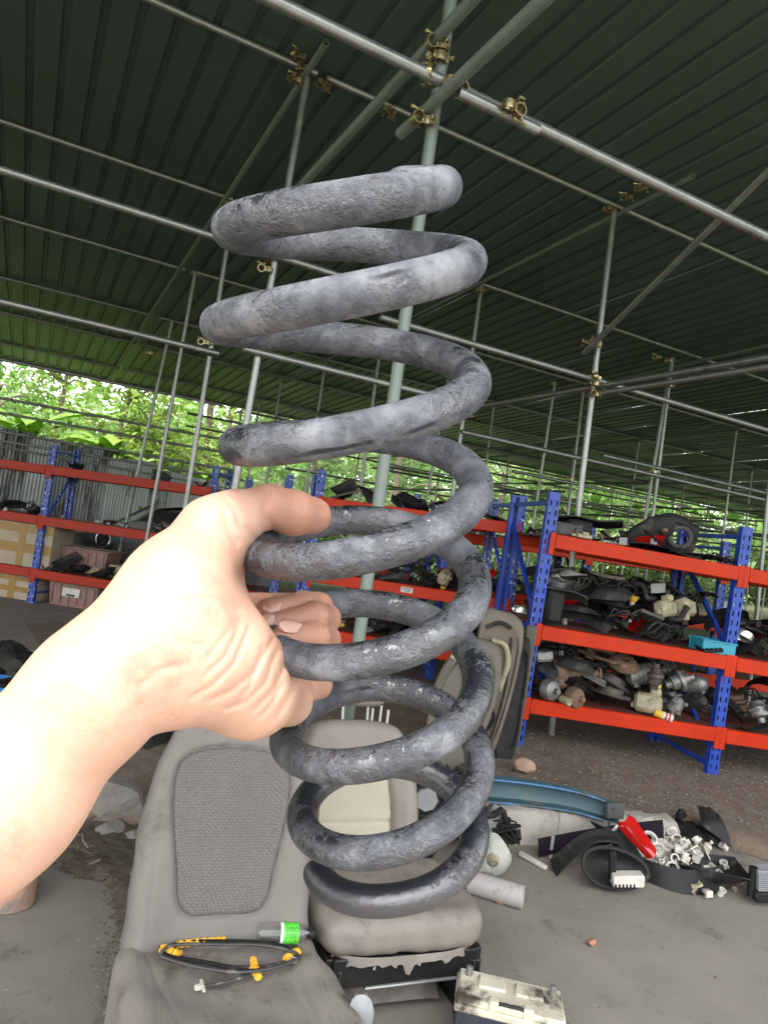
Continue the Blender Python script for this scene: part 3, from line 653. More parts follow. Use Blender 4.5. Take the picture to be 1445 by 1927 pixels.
# ================================================================ grey fabric seat
def seat_frame(Lp, Rp):
    x = hz(Rp - Lp); z = np.array([0, 0, 1.0]); y = np.cross(z, x); return (Lp + Rp) / 2, np.array([x, y, z])
def slab_sdf(d2, t, T, r):
    wx = d2 + r; wy = np.abs(t) - T + r; return np.minimum(np.maximum(wx, wy), 0) + np.hypot(np.maximum(wx, 0), np.maximum(wy, 0)) - r
def smoothpoly(pts, n=6):
    """closed Catmull-Rom through the points"""
    out = []; m = len(pts); p = np.array(pts, float)
    for i in range(m):
        a, b, c, d = p[i - 1], p[i], p[(i + 1) % m], p[(i + 2) % m]
        for k in range(n):
            t = k / n; out.append(tuple(.5 * (2 * b + (c - a) * t + (2 * a - 5 * b + 4 * c - d) * t * t + (3 * b - a - 3 * c + d) * t ** 3)))
    return out
def fabric(name, c1, c2, weave, wdep, spot, sthr=.6, rough=.92, sscale=4):
    m = mat(name, c1, c2, 5, rough, spot=spot, sscale=sscale, sthr=sthr, bump=.0, contrast=.3, spec=.2); t = m.node_tree; b = t.nodes['Principled BSDF']; N = t.nodes.new; L = t.links.new
    tc = N('ShaderNodeTexCoord'); mp = N('ShaderNodeMapping'); mp.inputs['Scale'].default_value = weave; L(tc.outputs['Object'], mp.inputs[0])
    v = N('ShaderNodeTexVoronoi'); v.inputs['Scale'].default_value = 1; v.inputs['Randomness'].default_value = .35; L(mp.outputs[0], v.inputs['Vector'])
    bp = N('ShaderNodeBump'); bp.inputs['Strength'].default_value = wdep; bp.inputs['Distance'].default_value = .004; L(v.outputs['Distance'], bp.inputs['Height']); L(bp.outputs[0], b.inputs['Normal'])
    src = b.inputs['Base Color'].links[0].from_socket; mx = N('ShaderNodeMix'); mx.data_type = 'RGBA'; mx.blend_type = 'MULTIPLY'; r = N('ShaderNodeValToRGB'); r.color_ramp.elements[0].position = .1; r.color_ramp.elements[1].position = .6
    r.color_ramp.elements[0].color = (1, 1, 1, 1); r.color_ramp.elements[1].color = (1 - .55 * min(1, wdep),) * 3 + (1,); L(v.outputs['Distance'], r.inputs[0]); mx.inputs['Factor'].default_value = 1; L(src, mx.inputs['A']); L(r.outputs[0], mx.inputs['B']); L(mx.outputs['Result'], b.inputs['Base Color']); return m
M_fab = fabric('seat_cloth_grey', (.195, .180, .164), (.155, .142, .130), (330, 330, 330), .25, (.105, .093, .082), .58)
M_ins = fabric('seat_mesh_grey', (.200, .185, .172), (.160, .147, .137), (230, 230, 130), .8, (.105, .076, .070), .66)
M_cush = fabric('seat_cloth_stained', (.235, .213, .188), (.185, .167, .147), (210, 210, 210), .35, (.082, .064, .052), .60, sscale=3.2)
M_dark = mat('black_plastic', (.015, .015, .016), (.009, .009, .010), 12, .5, bump=.05, spot=(.045, .042, .037), sscale=7, sthr=.66, spec=.22)
M_greyp = mat('grey_plastic', (.27, .28, .285), (.20, .205, .21), 10, .45, spot=(.14, .13, .12), sscale=9, sthr=.66)
def local(X, O, A): return (X - O.astype(np.float32)) @ A.T.astype(np.float32)
def bounds(O, A, lo, hi):
    c = np.array([O + np.array([x, y, z]) @ A for x in (lo[0], hi[0]) for y in (lo[1], hi[1]) for z in (lo[2], hi[2])]); return c.min(0), c.max(0)
GO, GA = seat_frame(P(240, 1785, 1.99), P(570, 1765, 2.16))
g_seat = thing('cloth_seat', 'grey cloth car seat with a cable coil and bottle lying on it', 'car seat', (GO[0], GO[1], 0))
REC = math.radians(17); GB = np.array([GA[0], GA[1] * math.cos(REC) - GA[2] * math.sin(REC), GA[1] * math.sin(REC) + GA[2] * math.cos(REC)])   # reclined back frame
back_o = smoothpoly([(-.245, -.06), (.0, -.075), (.245, -.06), (.262, .10), (.258, .30), (.225, .48), (.165, .62), (.10, .70), (-.10, .70), (-.165, .62), (-.225, .48), (-.258, .30), (-.262, .10)])
ins_o = smoothpoly([(-.115, .085), (.0, .072), (.115, .085), (.150, .22), (.178, .40), (.160, .50), (.07, .535), (-.07, .535), (-.160, .50), (-.178, .40), (-.150, .22)])
def back_sdf(X, grow=0.0, insert=False):
    q = local(X, GO, GB); x, y, z = q[..., 0], q[..., 1], q[..., 2]
    bol = .030 * np.clip((np.abs(x) - .12) / .10, 0, 1) ** 1.3 * np.clip(1.2 - z * 1.3, 0, 1) + .012 * np.sin(z * 9) * (np.abs(x) < .2) * .4
    d = slab_sdf(poly2(x, z, back_o), y + bol * .5 - .055, .062 + bol * .5, .045)
    di = poly2(x, z, ins_o); d = d + .0022 * np.sin(x * 29 + z * 13) * np.sin(z * 21 - x * 9 + 1) + .0012 * np.sin(x * 61 - z * 37)
    if insert: return np.maximum(np.maximum(d - .0035 + .004 * np.exp(-(di / .012) ** 2), di + .003), y - .02)
    return d + .011 * np.exp(-(di / .007) ** 2) * (y < .03) + .006 * (di < 0) * (y < .02)
lo, hi = bounds(GO, GB, (-.33, -.10, -.12), (.33, .20, .76))
V, F_ = nets(back_sdf, lo, hi, .0062); softmesh('backrest', relax(V, F_, 2), F_, M_fab, GO, g_seat)
lo, hi = bounds(GO, GB, (-.22, -.10, .04), (.22, .06, .57))
V, F_ = nets(lambda X: back_sdf(X, 0, True), lo, hi, .0055); softmesh('backrest_insert', relax(V, F_, 2), F_, M_ins, GO, g_seat)
cu_o = smoothpoly([(-.25, .06), (.0, .07), (.25, .06), (.285, -.12), (.285, -.34), (.235, -.47), (.12, -.505), (-.12, -.505), (-.235, -.47), (-.285, -.34), (-.285, -.12)])
CH = GO[2]
def cush_sdf(X):
    q = local(X, GO, GA); x, y, z = q[..., 0], q[..., 1], q[..., 2]
    x = x + .15 * np.minimum(y + .05, 0) * 1.0
    bol = .022 * np.clip((np.abs(x) - .15) / .09, 0, 1) - .018 * np.exp(-((x) / .16) ** 2 - ((y + .2) / .22) ** 2)
    d = slab_sdf(poly2(x, y, cu_o), z - bol + CH * .5 + .005, CH * .5 + .002, .055)
    d = d + .003 * np.sin(x * 27 + y * 15) * np.sin(y * 23 - x * 8 + 1) + .0014 * np.sin(x * 58 - y * 41)
    sx = np.abs(np.abs(x) - .185 - .02 * np.cos(y * 7)); return d + .006 * np.exp(-(sx / .006) ** 2) * (z > -.1)
lo, hi = bounds(GO, GA, (-.33, -.56, -CH - .05), (.42, .12, .08))
V, F_ = nets(cush_sdf, lo, hi, .0062); softmesh('cushion', relax(V, F_, 2), F_, M_cush, GO, g_seat)
# recliner lever beside the cushion
mb = MB(); lp = P(680, 1905, 1.86); rows = []
for i in range(9):
    t = -1 + i / 4
    rows.append([lp + RT * (.030 * s_ * math.sqrt(max(.05, 1 - t * t * .8))) - UP * (.045 * t) - FW * .012 * (1 - s_ * s_) * (1 - t * t) for s_ in np.linspace(-1, 1, 7)])
mb.shell(rows, .008); lev = part(mb, 'recliner_lever', M_greyp, g_seat)
mb = MB(); mb.tube([lp, lp + FW * .07 - UP * .02, P(640, 1920, 1.95)], .012, 8); part(mb, 'pivot', M_dark, lev)
# ================================================================ beige leather seat behind it
M_lea = mat('leather_taupe', (.195, .172, .145), (.145, .128, .109), 6, .55, bump=.15, bscale=180, spot=(.088, .077, .065), sscale=5, sthr=.62, spec=.35)
M_cream = mat('leather_cream', (.31, .285, .215), (.23, .21, .16), 5, .5, bump=.12, bscale=160, spot=(.22, .20, .16), sscale=6, sthr=.63)
M_blk = mat('black_steel', (.018, .017, .017), (.010, .010, .010), 9, .42, metal=.3, spot=(.06, .05, .04), sscale=9, sthr=.62)
BO, BA = seat_frame(P(545, 1660, 2.46), P(768, 1652, 2.62))
b_seat = thing('leather_seat', 'taupe and cream leather car seat on a black steel frame behind the coil spring', 'car seat', (BO[0], BO[1], 0))
R2 = math.radians(14); BB_ = np.array([BA[0], BA[1] * math.cos(R2) - BA[2] * math.sin(R2), BA[1] * math.sin(R2) + BA[2] * math.cos(R2)])
bo_ = smoothpoly([(-.235, -.04), (0, -.05), (.235, -.04), (.245, .15), (.235, .34), (.20, .46), (.13, .535), (-.13, .535), (-.20, .46), (-.235, .34), (-.245, .15)])
bi_ = smoothpoly([(-.14, .01), (0, .0), (.125, .01), (.142, .15), (.135, .30), (.10, .36), (-.10, .36), (-.135, .30), (-.142, .15)])
def bback(X, insert=False):
    q = local(X, BO, BB_); x, y, z = q[..., 0], q[..., 1], q[..., 2]; bol = .05 * np.clip((np.abs(x) - .13) / .06, 0, 1) * np.clip(1.5 - z * 2.2, 0, 1)
    d = slab_sdf(poly2(x, z, bo_), y + bol * .5 - .05, .055 + bol * .5, .04); di = poly2(x, z, bi_)
    if insert: return np.maximum(np.maximum(d - .004 + .004 * np.exp(-(di / .01) ** 2), di + .003), y - .02) + .004 * np.exp(-((np.abs(z - .19)) / .005) ** 2) + .003 * np.exp(-(x / .004) ** 2) * (z < .19)
    return d + .011 * np.exp(-(di / .006) ** 2) * (y < .03) + .006 * (di < 0) * (y < .02) + .006 * np.exp(-((z - .40) / .006) ** 2) * (y < .02)
lo, hi = bounds(BO, BB_, (-.31, -.14, -.1), (.31, .20, .6)); V, F_ = nets(bback, lo, hi, .0062); softmesh('backrest', relax(V, F_, 2), F_, M_lea, BO, b_seat)
lo, hi = bounds(BO, BB_, (-.2, -.1, -.04), (.2, .06, .4)); V, F_ = nets(lambda X: bback(X, True), lo, hi, .005); softmesh('backrest_insert', relax(V, F_, 2), F_, M_cream, BO, b_seat)
ho_ = smoothpoly([(-.10, .60), (0, .592), (.10, .60), (.118, .65), (.10, .70), (0, .712), (-.10, .70), (-.118, .65)])
lo, hi = bounds(BO, BB_, (-.16, -.06, .54), (.16, .16, .78)); V, F_ = nets(lambda X: slab_sdf(poly2(local(X, BO, BB_)[..., 0], local(X, BO, BB_)[..., 2], ho_), local(X, BO, BB_)[..., 1] - .045, .045, .04), lo, hi, .006)
hr = softmesh('headrest', relax(V, F_, 1), F_, M_lea, BO, b_seat)
for s_ in (-1, 1):
    mb = MB(); mb.tube([BO + np.array([.05 * s_, .05, .50]) @ BB_, BO + np.array([.05 * s_, .05, .63]) @ BB_], .006, 8); part(mb, 'post', M_steel, hr)
bc_ = smoothpoly([(-.25, .02), (0, .03), (.25, .02), (.285, -.12), (.28, -.30), (.22, -.385), (0, -.405), (-.22, -.385), (-.28, -.30), (-.285, -.12)])
BCs, BCz = .07, .06        # the cushion sits a little to the right of the back
def bcush(X):
    q = local(X, BO, BA); x, y, z = q[..., 0] - BCs, q[..., 1], q[..., 2] - BCz; rag = .008 * np.sin(x * 23) + .006 * np.sin(x * 57 + 1)
    d = slab_sdf(poly2(x, y, bc_), z + .055 - .012 * np.cos(x * 5), .062, .05) + .003 * np.sin(x * 26 + y * 18) * np.sin(y * 20 - x * 13) + .0015 * np.sin(x * 70 + z * 40); return d + .005 * np.exp(-((x + .035) / .004) ** 2) * (y < -.2) + .004 * np.exp(-((z - .0) / .005) ** 2) * (y < -.3) * 0
lo, hi = bounds(BO, BA, (-.26, -.46, -.2), (.42, .08, .08)); V, F_ = nets(bcush, lo, hi, .0062); softmesh('cushion', relax(V, F_, 2), F_, M_lea, BO, b_seat)
# torn skirt hanging below the cushion edge
rows = []; rt = np.random.RandomState(5)
for i in range(40):
    x = -.24 + .52 * i / 39; yy = -.405 + .1 * (abs(x) / .28) ** 4; dr = .018 + .014 * rt.rand() + (.03 if i in (17, 18) else 0)
    rows.append([BO + np.array([x + BCs, yy + .012 - .006 * k, -.098 + BCz - dr * k]) @ BA for k in (0, .5, 1)])
mb = MB(); mb.shell(rows, .003); part(mb, 'torn_trim', M_lea, b_seat, 60)
# black frame under it
def bl(x, y, z): return BO + np.array([x + BCs, y, z + (BCz if z > -.21 else 0)]) @ BA
zf = -BO[2]; bz3 = np.array([0, 0, 1.0])
mb = MB()
for x in (-.24, .25): mb.beam(bl(x, -.36, -.15), bl(x, -.02, -.15), .04, .075, ch=.004)
mb.beam(bl(-.24, -.36, -.15), bl(.25, -.36, -.15), .028, .085, ch=.004); mb.beam(bl(-.24, -.03, -.15), bl(.25, -.03, -.15), .03, .06, ch=.004)
fr = part(mb, 'seat_frame', M_blk, b_seat)
for x in (-.22, .235):
    for y in (-.35, -.05):
        mb = MB(); mb.beam(bl(x, y, -.14), bl(x - .01, y + .01, zf), .05, .035, ch=.004); part(mb, 'leg', M_blk, b_seat)
for x in (-.255, .245):
    mb = MB(); mb.box(bl(x, -.20, -.205) - bz3 * .0, (.05, .34, .12), tuple(BA), .006); part(mb, 'side_plate', M_blk, b_seat)
    mb = MB(); mb.box(bl(x, -.22, -.30) * np.array([1, 1, 0]) + np.array([0, 0, .018]), (.055, .42, .03), tuple(BA), .004); part(mb, 'rail', M_blk, b_seat)
mb = MB(); mb.box(bl(0, -.30, -.19), (.46, .02, .10), tuple(BA), .004); part(mb, 'inner_plate', M_blk, b_seat)
mb = MB(); mb.tube([bl(-.13, -.372, -.20), bl(.20, -.372, -.195)], .006, 8); part(mb, 'cross_rod', M_steel, b_seat)
for x in (-.12, -.05, .03, .12):
    mb = MB(); mb.tube([bl(x, -.376, -.115), bl(x + .008, -.385, -.125), bl(x + .004, -.39, -.135)], .004, 6); part(mb, 'hook', M_greyp, fr)
mb = MB()
rows = [[bl(x, -.30 + .20 * k / 6, zf + .008 + .10 * math.sin(math.pi * min(1, (k + .6) / 6)) * (1 - (x / .22) ** 4) * .8) for k in range(7)] for x in np.linspace(-.20, .17, 15)]
mb.shell(rows, .012); solo(mb, 'carpet_offcut', M_fab, 'folded grey carpet piece lying under the leather seat frame', 'carpet')
# ================================================================ used car parts: kinds, shared meshes, heaps
M_rub = mat('rubber_black', (.015, .015, .015), (.009, .009, .009), 20, .7, spot=(.055, .052, .046), sscale=9, sthr=.62, spec=.2)
M_dust = mat('dusty_black_plastic', (.024, .024, .024), (.013, .013, .013), 9, .62, spot=(.075, .071, .062), sscale=6, sthr=.60, spec=.2)
M_trim = mat('dusty_grey_trim', (.075, .078, .074), (.042, .044, .041), 8, .6, spot=(.12, .113, .10), sscale=6, sthr=.6, spec=.25)
M_iron = mat('greasy_iron', (.09, .078, .066), (.035, .030, .026), 16, .55, metal=.45, bump=.3, bscale=60, spot=(.16, .11, .07), sscale=10, sthr=.6)
M_alu = mat('cast_aluminium', (.26, .26, .25), (.13, .13, .125), 18, .5, metal=.6, bump=.2, bscale=70, spot=(.10, .09, .075), sscale=10, sthr=.6)
M_rust = mat('rusty_steel', (.20, .125, .075), (.10, .062, .042), 14, .8, metal=.2, bump=.4, bscale=60, spot=(.25, .20, .15), sscale=12, sthr=.62)
M_yell = mat('yellowed_plastic', (.34, .31, .20), (.25, .215, .13), 8, .5, spot=(.12, .10, .07), sscale=9, sthr=.58)
M_capy = mat('yellow_cap', (.62, .40, .04), (.48, .29, .03), 8, .5)
M_tan = mat('tan_trim', (.15, .122, .092), (.095, .078, .060), 6, .65, spot=(.06, .085, .07), sscale=7, sthr=.6)
M_redp = mat('red_lens', (.42, .010, .008), (.26, .006, .005), 10, .12)
M_clear = mat('cloudy_lens', (.40, .41, .38), (.27, .28, .25), 10, .22, spot=(.16, .15, .12), sscale=8, sthr=.62)
M_chrome = mat('silver_ring', (.60, .60, .58), (.42, .42, .41), 10, .28, metal=.9)
kr = random.Random(21)
def bend(t, a): return a * (t * t)
def k_disc(r):
    R = r.uniform(.11, .15); m = MB(); m.lathe([(.032, .045), (.075, .045), (.080, .040), (.082, .012), (R, .012), (R, .0), (R - .004, -.010), (.07, -.010), (.07, .02), (.032, .03), (.032, .045)], 28); return [(None, m, r.choice((M_iron, M_rust, M_alu)))]
def k_hub(r):
    m = MB(); a = r.uniform(.05, .07); m.lathe([(0, .10), (.022, .10), (.024, .07), (.034, .065), (.036, .03), (a, .028), (a + .008, .015), (a + .006, 0), (.05, -.004), (.046, -.05), (.03, -.055), (.026, -.09), (0, -.09)], 20)
    p = MB()
    p.lathe([(a * .6, .03), (a * .95, .03), (a * .95, .022), (a * .6, .022)], 20)
    for k in range(5): t = k * 1.257; p.lathe([(0, .055), (.006, .055), (.006, .02), (0, .02)], 6, (a * .8 * math.cos(t), a * .8 * math.sin(t), 0))
    return [('hub', m, r.choice((M_iron, M_alu, M_rust))), ('stud_ring', p, M_iron)]
def k_motor(r):
    R = r.uniform(.045, .07); L = r.uniform(.12, .2); m = MB(); pr = [(0, 0), (R * .6, 0), (R * .8, .012)]
    for i in range(6): z = .02 + (L - .05) * i / 6; pr += [(R, z), (R, z + .010), (R * .93, z + .012), (R * .93, z + .016)]
    pr += [(R * .9, L - .02), (R * .5, L), (0, L)]; m.lathe(pr, 18, (0, -L / 2, 0), (0, 1, 0)); m.box((0, L * .1, R * .95), (R * .9, L * .4, R * .5), None, .006); m.tube([(R * 1.1, -L * .4, 0), (R * .7, -L * .4, 0)], .012, 8); m.box((R * 1.05, L * .3, 0), (.03, .03, .014), None, .004)
    p = MB(); p.lathe([(0, .05), (.028, .05), (.03, .045), (.024, .038), (.024, .030), (.03, .025), (.03, .01), (.012, 0)], 16, (0, -L / 2 - .045, 0), (0, 1, 0))
    return [('casing', m, r.choice((M_alu, M_iron, M_dust))), ('pulley', p, M_iron)]
def k_hose(r):
    m = MB(); n = 14; a = r.uniform(.10, .22); ang = r.uniform(1.5, 3.6); rr = r.uniform(.010, .022); w_ = r.uniform(-.06, .06)
    m.tube([(a * math.cos(ang * i / n), a * math.sin(ang * i / n), w_ * i / n + .02 * math.sin(i)) for i in range(n + 1)], [rr * (1.15 if i in (0, n) else 1) for i in range(n + 1)], 8); return [(None, m, r.choice((M_rub, M_rub, M_dust)))]
def k_trim(r):
    m = MB(); L = r.uniform(.28, .62); w_ = r.uniform(.035, .085); a = r.uniform(-.10, .16); b = r.uniform(-.3, .3); n = 9
    m.shell([[(L * (t - .5), w_ * (s_ - .5) * (1 - .35 * t) + b * L * (t - .5) ** 2, a * L * 4 * (t - .5) ** 2 * .5 + .015 * (1 - (2 * s_ - 1) ** 2)) for s_ in (0, .2, .5, .8, 1)] for t in np.linspace(0, 1, n)], .005)
    for t in (-.3, 0, .3): m.box((L * t, 0, -.004 + a * L * 2 * t * t), (.012, .018, .022), None, .002)
    return [(None, m, r.choice((M_dust, M_dust, M_trim, M_dark)))]
def k_liner(r):
    m = MB(); R = r.uniform(.18, .28); w_ = r.uniform(.10, .18); a0, a1 = .3, r.uniform(2.0, 2.8); n = 14
    m.shell([[(R * math.cos(t) * (1 + .06 * math.sin(5 * t)), w_ * (s_ - .5), R * math.sin(t) * .8 - .1 - .03 * (s_ > .8)) for s_ in (0, .3, .6, .85, 1)] for t in np.linspace(a0, a1, n)], .005); return [(None, m, r.choice((M_dust, M_rub, M_trim)))]
def k_bracket(r):
    m = MB(); L = r.uniform(.12, .26); w_ = r.uniform(.05, .1); m.box((0, 0, 0), (L, w_, .006), None, .002); m.box((L * .5 - .003, 0, .03), (.006, w_, .06), None, .002); m.box((-L * .3, w_ * .5, .02), (L * .3, .006, .05), None, .002)
    for x in (-.3, 0, .25): m.lathe([(.012, 0), (.018, 0), (.018, .014), (.012, .014), (.012, 0)], 10, (L * x, 0, .003))
    m.beam((-L * .45, -w_ * .3, .003), (L * .45, w_ * .2, .016), .012, .012); return [(None, m, r.choice((M_iron, M_dust, M_alu)))]
def k_cover(r):
    m = MB(); a, b, h = r.uniform(.09, .17), r.uniform(.06, .11), r.uniform(.03, .07); n = 11; rows = []
    for i in range(n):
        t = -1 + 2 * i / (n - 1); rows.append([(a * t, b * s_ * (1 - .2 * t), h * (1 - abs(t) ** 3.5) * (1 - abs(s_) ** 3.5)) for s_ in np.linspace(-1, 1, n)])
    m.shell(rows, .005); m.box((0, 0, h + .006), (a * .5, b * .25, .012), None, .003); m.lathe([(.012, 0), (.016, 0), (.016, .02), (.012, .02)], 10, (a * .5, b * .4, h * .6)); return [(None, m, r.choice((M_dust, M_dark, M_trim, M_dust)))]
def k_mirror(r):
    m = MB(); a, b, d = .125, .085, .075; rows = []
    for i in range(10):
        t = i / 9 * math.pi * .5; rows.append([((a * math.cos(q) ** 1 if True else 0) * math.cos(t) ** .6, b * math.sin(q) * math.cos(t) ** .6, -d * math.sin(t)) for q in np.linspace(0, 2 * math.pi, 22)])
    m.shell(rows, .004); m.tube([(-a * .9, -b * .3, -.03), (-a * 1.25, -b * .7, -.04), (-a * 1.35, -b * 1.1, -.04)], [.03, .026, .034], 8)
    g = MB(); g.prism([(a * .93 * math.cos(q), b * .93 * math.sin(q)) for q in np.linspace(0, 2 * math.pi, 22)[:-1]], -.012, -.008); return [('housing', m, r.choice((M_dark, M_dust, M_trim))), ('mirror_glass', g, M_chrome)]
def k_reservoir(r):
    m = MB(); m.box((0, 0, 0), (.15, .10, .11), None, .022); m.box((.035, 0, .07), (.06, .07, .05), None, .012); m.box((-.08, 0, -.02), (.02, .03, .03), None, .004); m.tube([(-.05, .05, -.03), (-.05, .075, -.03)], .008, 8)
    p = MB(); p.lathe([(0, .03), (.024, .03), (.026, .026), (.026, 0), (.02, -.006)], 14, (.035, 0, .095)); return [('tank', m, r.choice((M_yell, M_white, M_yell))), ('cap', p, r.choice((M_capy, M_dark)))]
def k_box(r):
    m = MB(); L, w_, h = r.uniform(.10, .2), r.uniform(.07, .13), r.uniform(.03, .08); m.box((0, 0, 0), (L, w_, h), None, .007)
    for k in range(5): m.box((L * (-.36 + .18 * k), 0, h * .5 + .003), (L * .06, w_ * .8, .008))
    m.box((0, w_ * .5 + .012, 0), (L * .5, .026, h * .55), None, .003)
    for s_ in (-1, 1): m.box((s_ * (L * .5 + .010), 0, -h * .4), (.022, .03, .006), None, .002)
    return [(None, m, r.choice((M_dust, M_dark, M_alu, M_dust)))]
def k_loom(r):
    m = MB(); n = 40; R = r.uniform(.07, .13)
    for q in range(2):
        p0 = r.uniform(0, 6); m.tube([(R * (1 + .25 * math.sin(3 * t + p0)) * math.cos(t + p0), R * (1 + .2 * math.cos(2 * t)) * math.sin(t + p0) * .75, .02 * math.sin(5 * t + q) + .012 * q) for t in np.linspace(0, 11, n)], .006, 6)
    m.box((R, 0, 0), (.03, .022, .018), None, .003); m.box((-R, .02, .01), (.026, .02, .018), None, .003); return [(None, m, r.choice((M_rub, M_dust)))]
def k_lamp(r):
    m = MB(); m.shell([[(.15 * t, .075 * s_ * (1 - .35 * t), -.05 * (1 - t * t) * (1 - s_ * s_)) for s_ in np.linspace(-1, 1, 7)] for t in np.linspace(-1, 1, 9)], .006); m.lathe([(0, -.03), (.03, -.03), (.03, .02)], 12, (-.03, 0, -.05)); m.box((.1, .02, -.03), (.05, .03, .02), None, .004)
    g = MB(); g.shell([[(.148 * t, .073 * s_ * (1 - .35 * t), .035 * (1 - t * t) * (1 - s_ * s_) + .003) for s_ in np.linspace(-1, 1, 7)] for t in np.linspace(-1, 1, 9)], .004); return [('housing', m, M_dust), ('lens', g, r.choice((M_clear, M_clear, M_redp)))]
def k_arm(r):
    m = MB(); L = r.uniform(.24, .4); m.tube([(-L / 2, 0, 0), (-L * .1, .04, .01), (L / 2, 0, 0)], [.022, .018, .02], 10); m.tube([(-L * .1, .04, .01), (L * .2, .16, .0)], [.018, .016], 8)
    for c in ((-L / 2, 0, 0), (L / 2, 0, 0), (L * .2, .17, 0)): m.lathe([(.012, -.028), (.028, -.028), (.032, -.02), (.032, .02), (.028, .028), (.012, .028), (.012, -.028)], 14, c)
    return [(None, m, r.choice((M_iron, M_rust, M_dust)))]
def k_rod(r):
    m = MB(); L = r.uniform(.25, .55); m.tube([(-L / 2, 0, 0), (-L * .1, r.uniform(-.03, .03), .0), (L / 2, 0, .01)], r.uniform(.008, .014), 8); m.lathe([(.008, -.012), (.02, -.012), (.022, 0), (.02, .012), (.008, .012), (.008, -.012)], 12, (L / 2 + .018, 0, .01)); m.box((-L / 2, 0, 0), (.05, .03, .022), None, .004); return [(None, m, r.choice((M_iron, M_alu, M_rust)))]
def k_pump(r):
    m = MB(); m.lathe([(0, .06), (.05, .06), (.075, .045), (.08, .02), (.08, -.02), (.06, -.04), (.05, -.07), (0, -.07)], 18); m.tube([(.05, 0, 0), (.11, .02, 0), (.13, .07, .0)], [.026, .024, .022], 10); m.tube([(-.05, 0, .01), (-.12, -.02, .02)], [.022, .02], 10)
    m.box((0, .07, 0), (.08, .05, .02), None, .004); m.box((0, -.075, .01), (.05, .05, .02), None, .004); m.lathe([(0, .10), (.026, .10), (.03, .09), (.03, .06)], 14); return [(None, m, r.choice((M_dust, M_iron, M_iron, M_alu)))]
def k_grille(r):
    m = MB(); L, h = r.uniform(.16, .3), r.uniform(.08, .14)
    for z in np.linspace(-h / 2, h / 2, 5): m.box((0, z, 0), (L, .010, .022), None, .002)
    for x in np.linspace(-L / 2, L / 2, 6): m.box((x, 0, 0), (.008, h + .01, .018), None, .002)
    return [(None, m, r.choice((M_dust, M_dark, M_trim)))]
def k_ring(r):
    m = MB(); R = r.uniform(.055, .085); m.lathe([(R, -.02), (R + .012, -.02), (R + .014, 0), (R + .010, .025), (R, .025), (R - .004, 0), (R, -.02)], 24); m.box((R + .02, 0, 0), (.03, .024, .03), None, .004); return [(None, m, r.choice((M_chrome, M_alu)))]
def k_bit(r):
    m = MB(); a, b, c = r.uniform(.02, .055), r.uniform(.015, .035), r.uniform(.006, .018); t = r.randrange(3)
    if t == 0: m.box((0, 0, 0), (a, b, c), None, .003); m.box((a * .35, 0, c * .8), (a * .25, b * .9, c), None, .002); m.tube([(-a * .3, 0, 0), (-a * .3, 0, c * 2)], b * .22, 8)
    elif t == 1:
        n = r.randrange(4, 7); q = [r.uniform(.6, 1.2) for _ in range(n)]; m.shell([[(a * q[k] * s_ * math.cos(6.283 * k / n), b * 1.2 * q[k] * s_ * math.sin(6.283 * k / n), .012 * s_ * s_ * math.cos(k)) for s_ in (1, .5, .02)] for k in list(range(n)) + [0]], .004); m.box((0, 0, .006), (a * .8, .005, .014))
    else: m.lathe([(b * .5, -a * .5), (b * .62, -a * .45), (b * .6, a * .3), (b * .75, a * .35), (b * .75, a * .5), (b * .5, a * .5), (b * .5, -a * .5)], 10); m.box((b * .6, 0, 0), (b * .8, .006, a * .5))
    return [(None, m, r.choice((M_white, M_white, M_white, M_white, M_yell)))]
def k_comb(r):
    m = MB(); m.box((0, 0, 0), (.12, .02, .012), None, .003)
    for k in range(7): m.box((-.054 + .018 * k, .025, .004), (.009, .045, .01), None, .002)
    return [(None, m, M_white)]
def k_tan(r):
    q = k_trim(r); return [(None, q[0][1], M_tan)]
KINDS = dict(disc=(k_disc, 'brake_disc', 'brake disc', 'round brake disc'), hub=(k_hub, 'wheel_hub', 'wheel hub', 'stepped wheel hub with studs'), motor=(k_motor, 'alternator', 'motor', 'finned motor with a pulley'), hose=(k_hose, 'rubber_hose', 'hose', 'bent hose'),
    trim=(k_trim, 'trim_strip', 'trim', 'long bent trim strip'), liner=(k_liner, 'wheel_arch_liner', 'liner', 'arched wheel liner'), bracket=(k_bracket, 'metal_bracket', 'bracket', 'angled bracket with holes'), cover=(k_cover, 'plastic_cover', 'cover', 'domed cover'),
    mirror=(k_mirror, 'side_mirror', 'mirror', 'side mirror housing'), reservoir=(k_reservoir, 'fluid_reservoir', 'reservoir', 'plastic fluid reservoir with a cap'), box=(k_box, 'control_box', 'control box', 'ribbed control box with a socket'), loom=(k_loom, 'wiring_loom', 'wiring', 'tangled wiring loom'),
    lamp=(k_lamp, 'car_lamp', 'lamp', 'car lamp with a curved lens'), arm=(k_arm, 'suspension_wishbone', 'wishbone', 'forked suspension wishbone'), rod=(k_rod, 'tie_rod', 'rod', 'slim steel tie rod'), pump=(k_pump, 'water_pump', 'pump', 'cast pump body with pipe stubs'),
    grille=(k_grille, 'vent_grille', 'grille', 'slatted vent grille'), ring=(k_ring, 'silver_clamp_ring', 'ring', 'silver metal clamp ring'), bit=(k_bit, 'plastic_clip', 'clip', 'small off white plastic clip'), comb=(k_comb, 'white_comb_clip', 'clip', 'white plastic piece with comb teeth'), tan=(k_tan, 'tan_trim_strip', 'trim', 'tan plastic trim strip'))
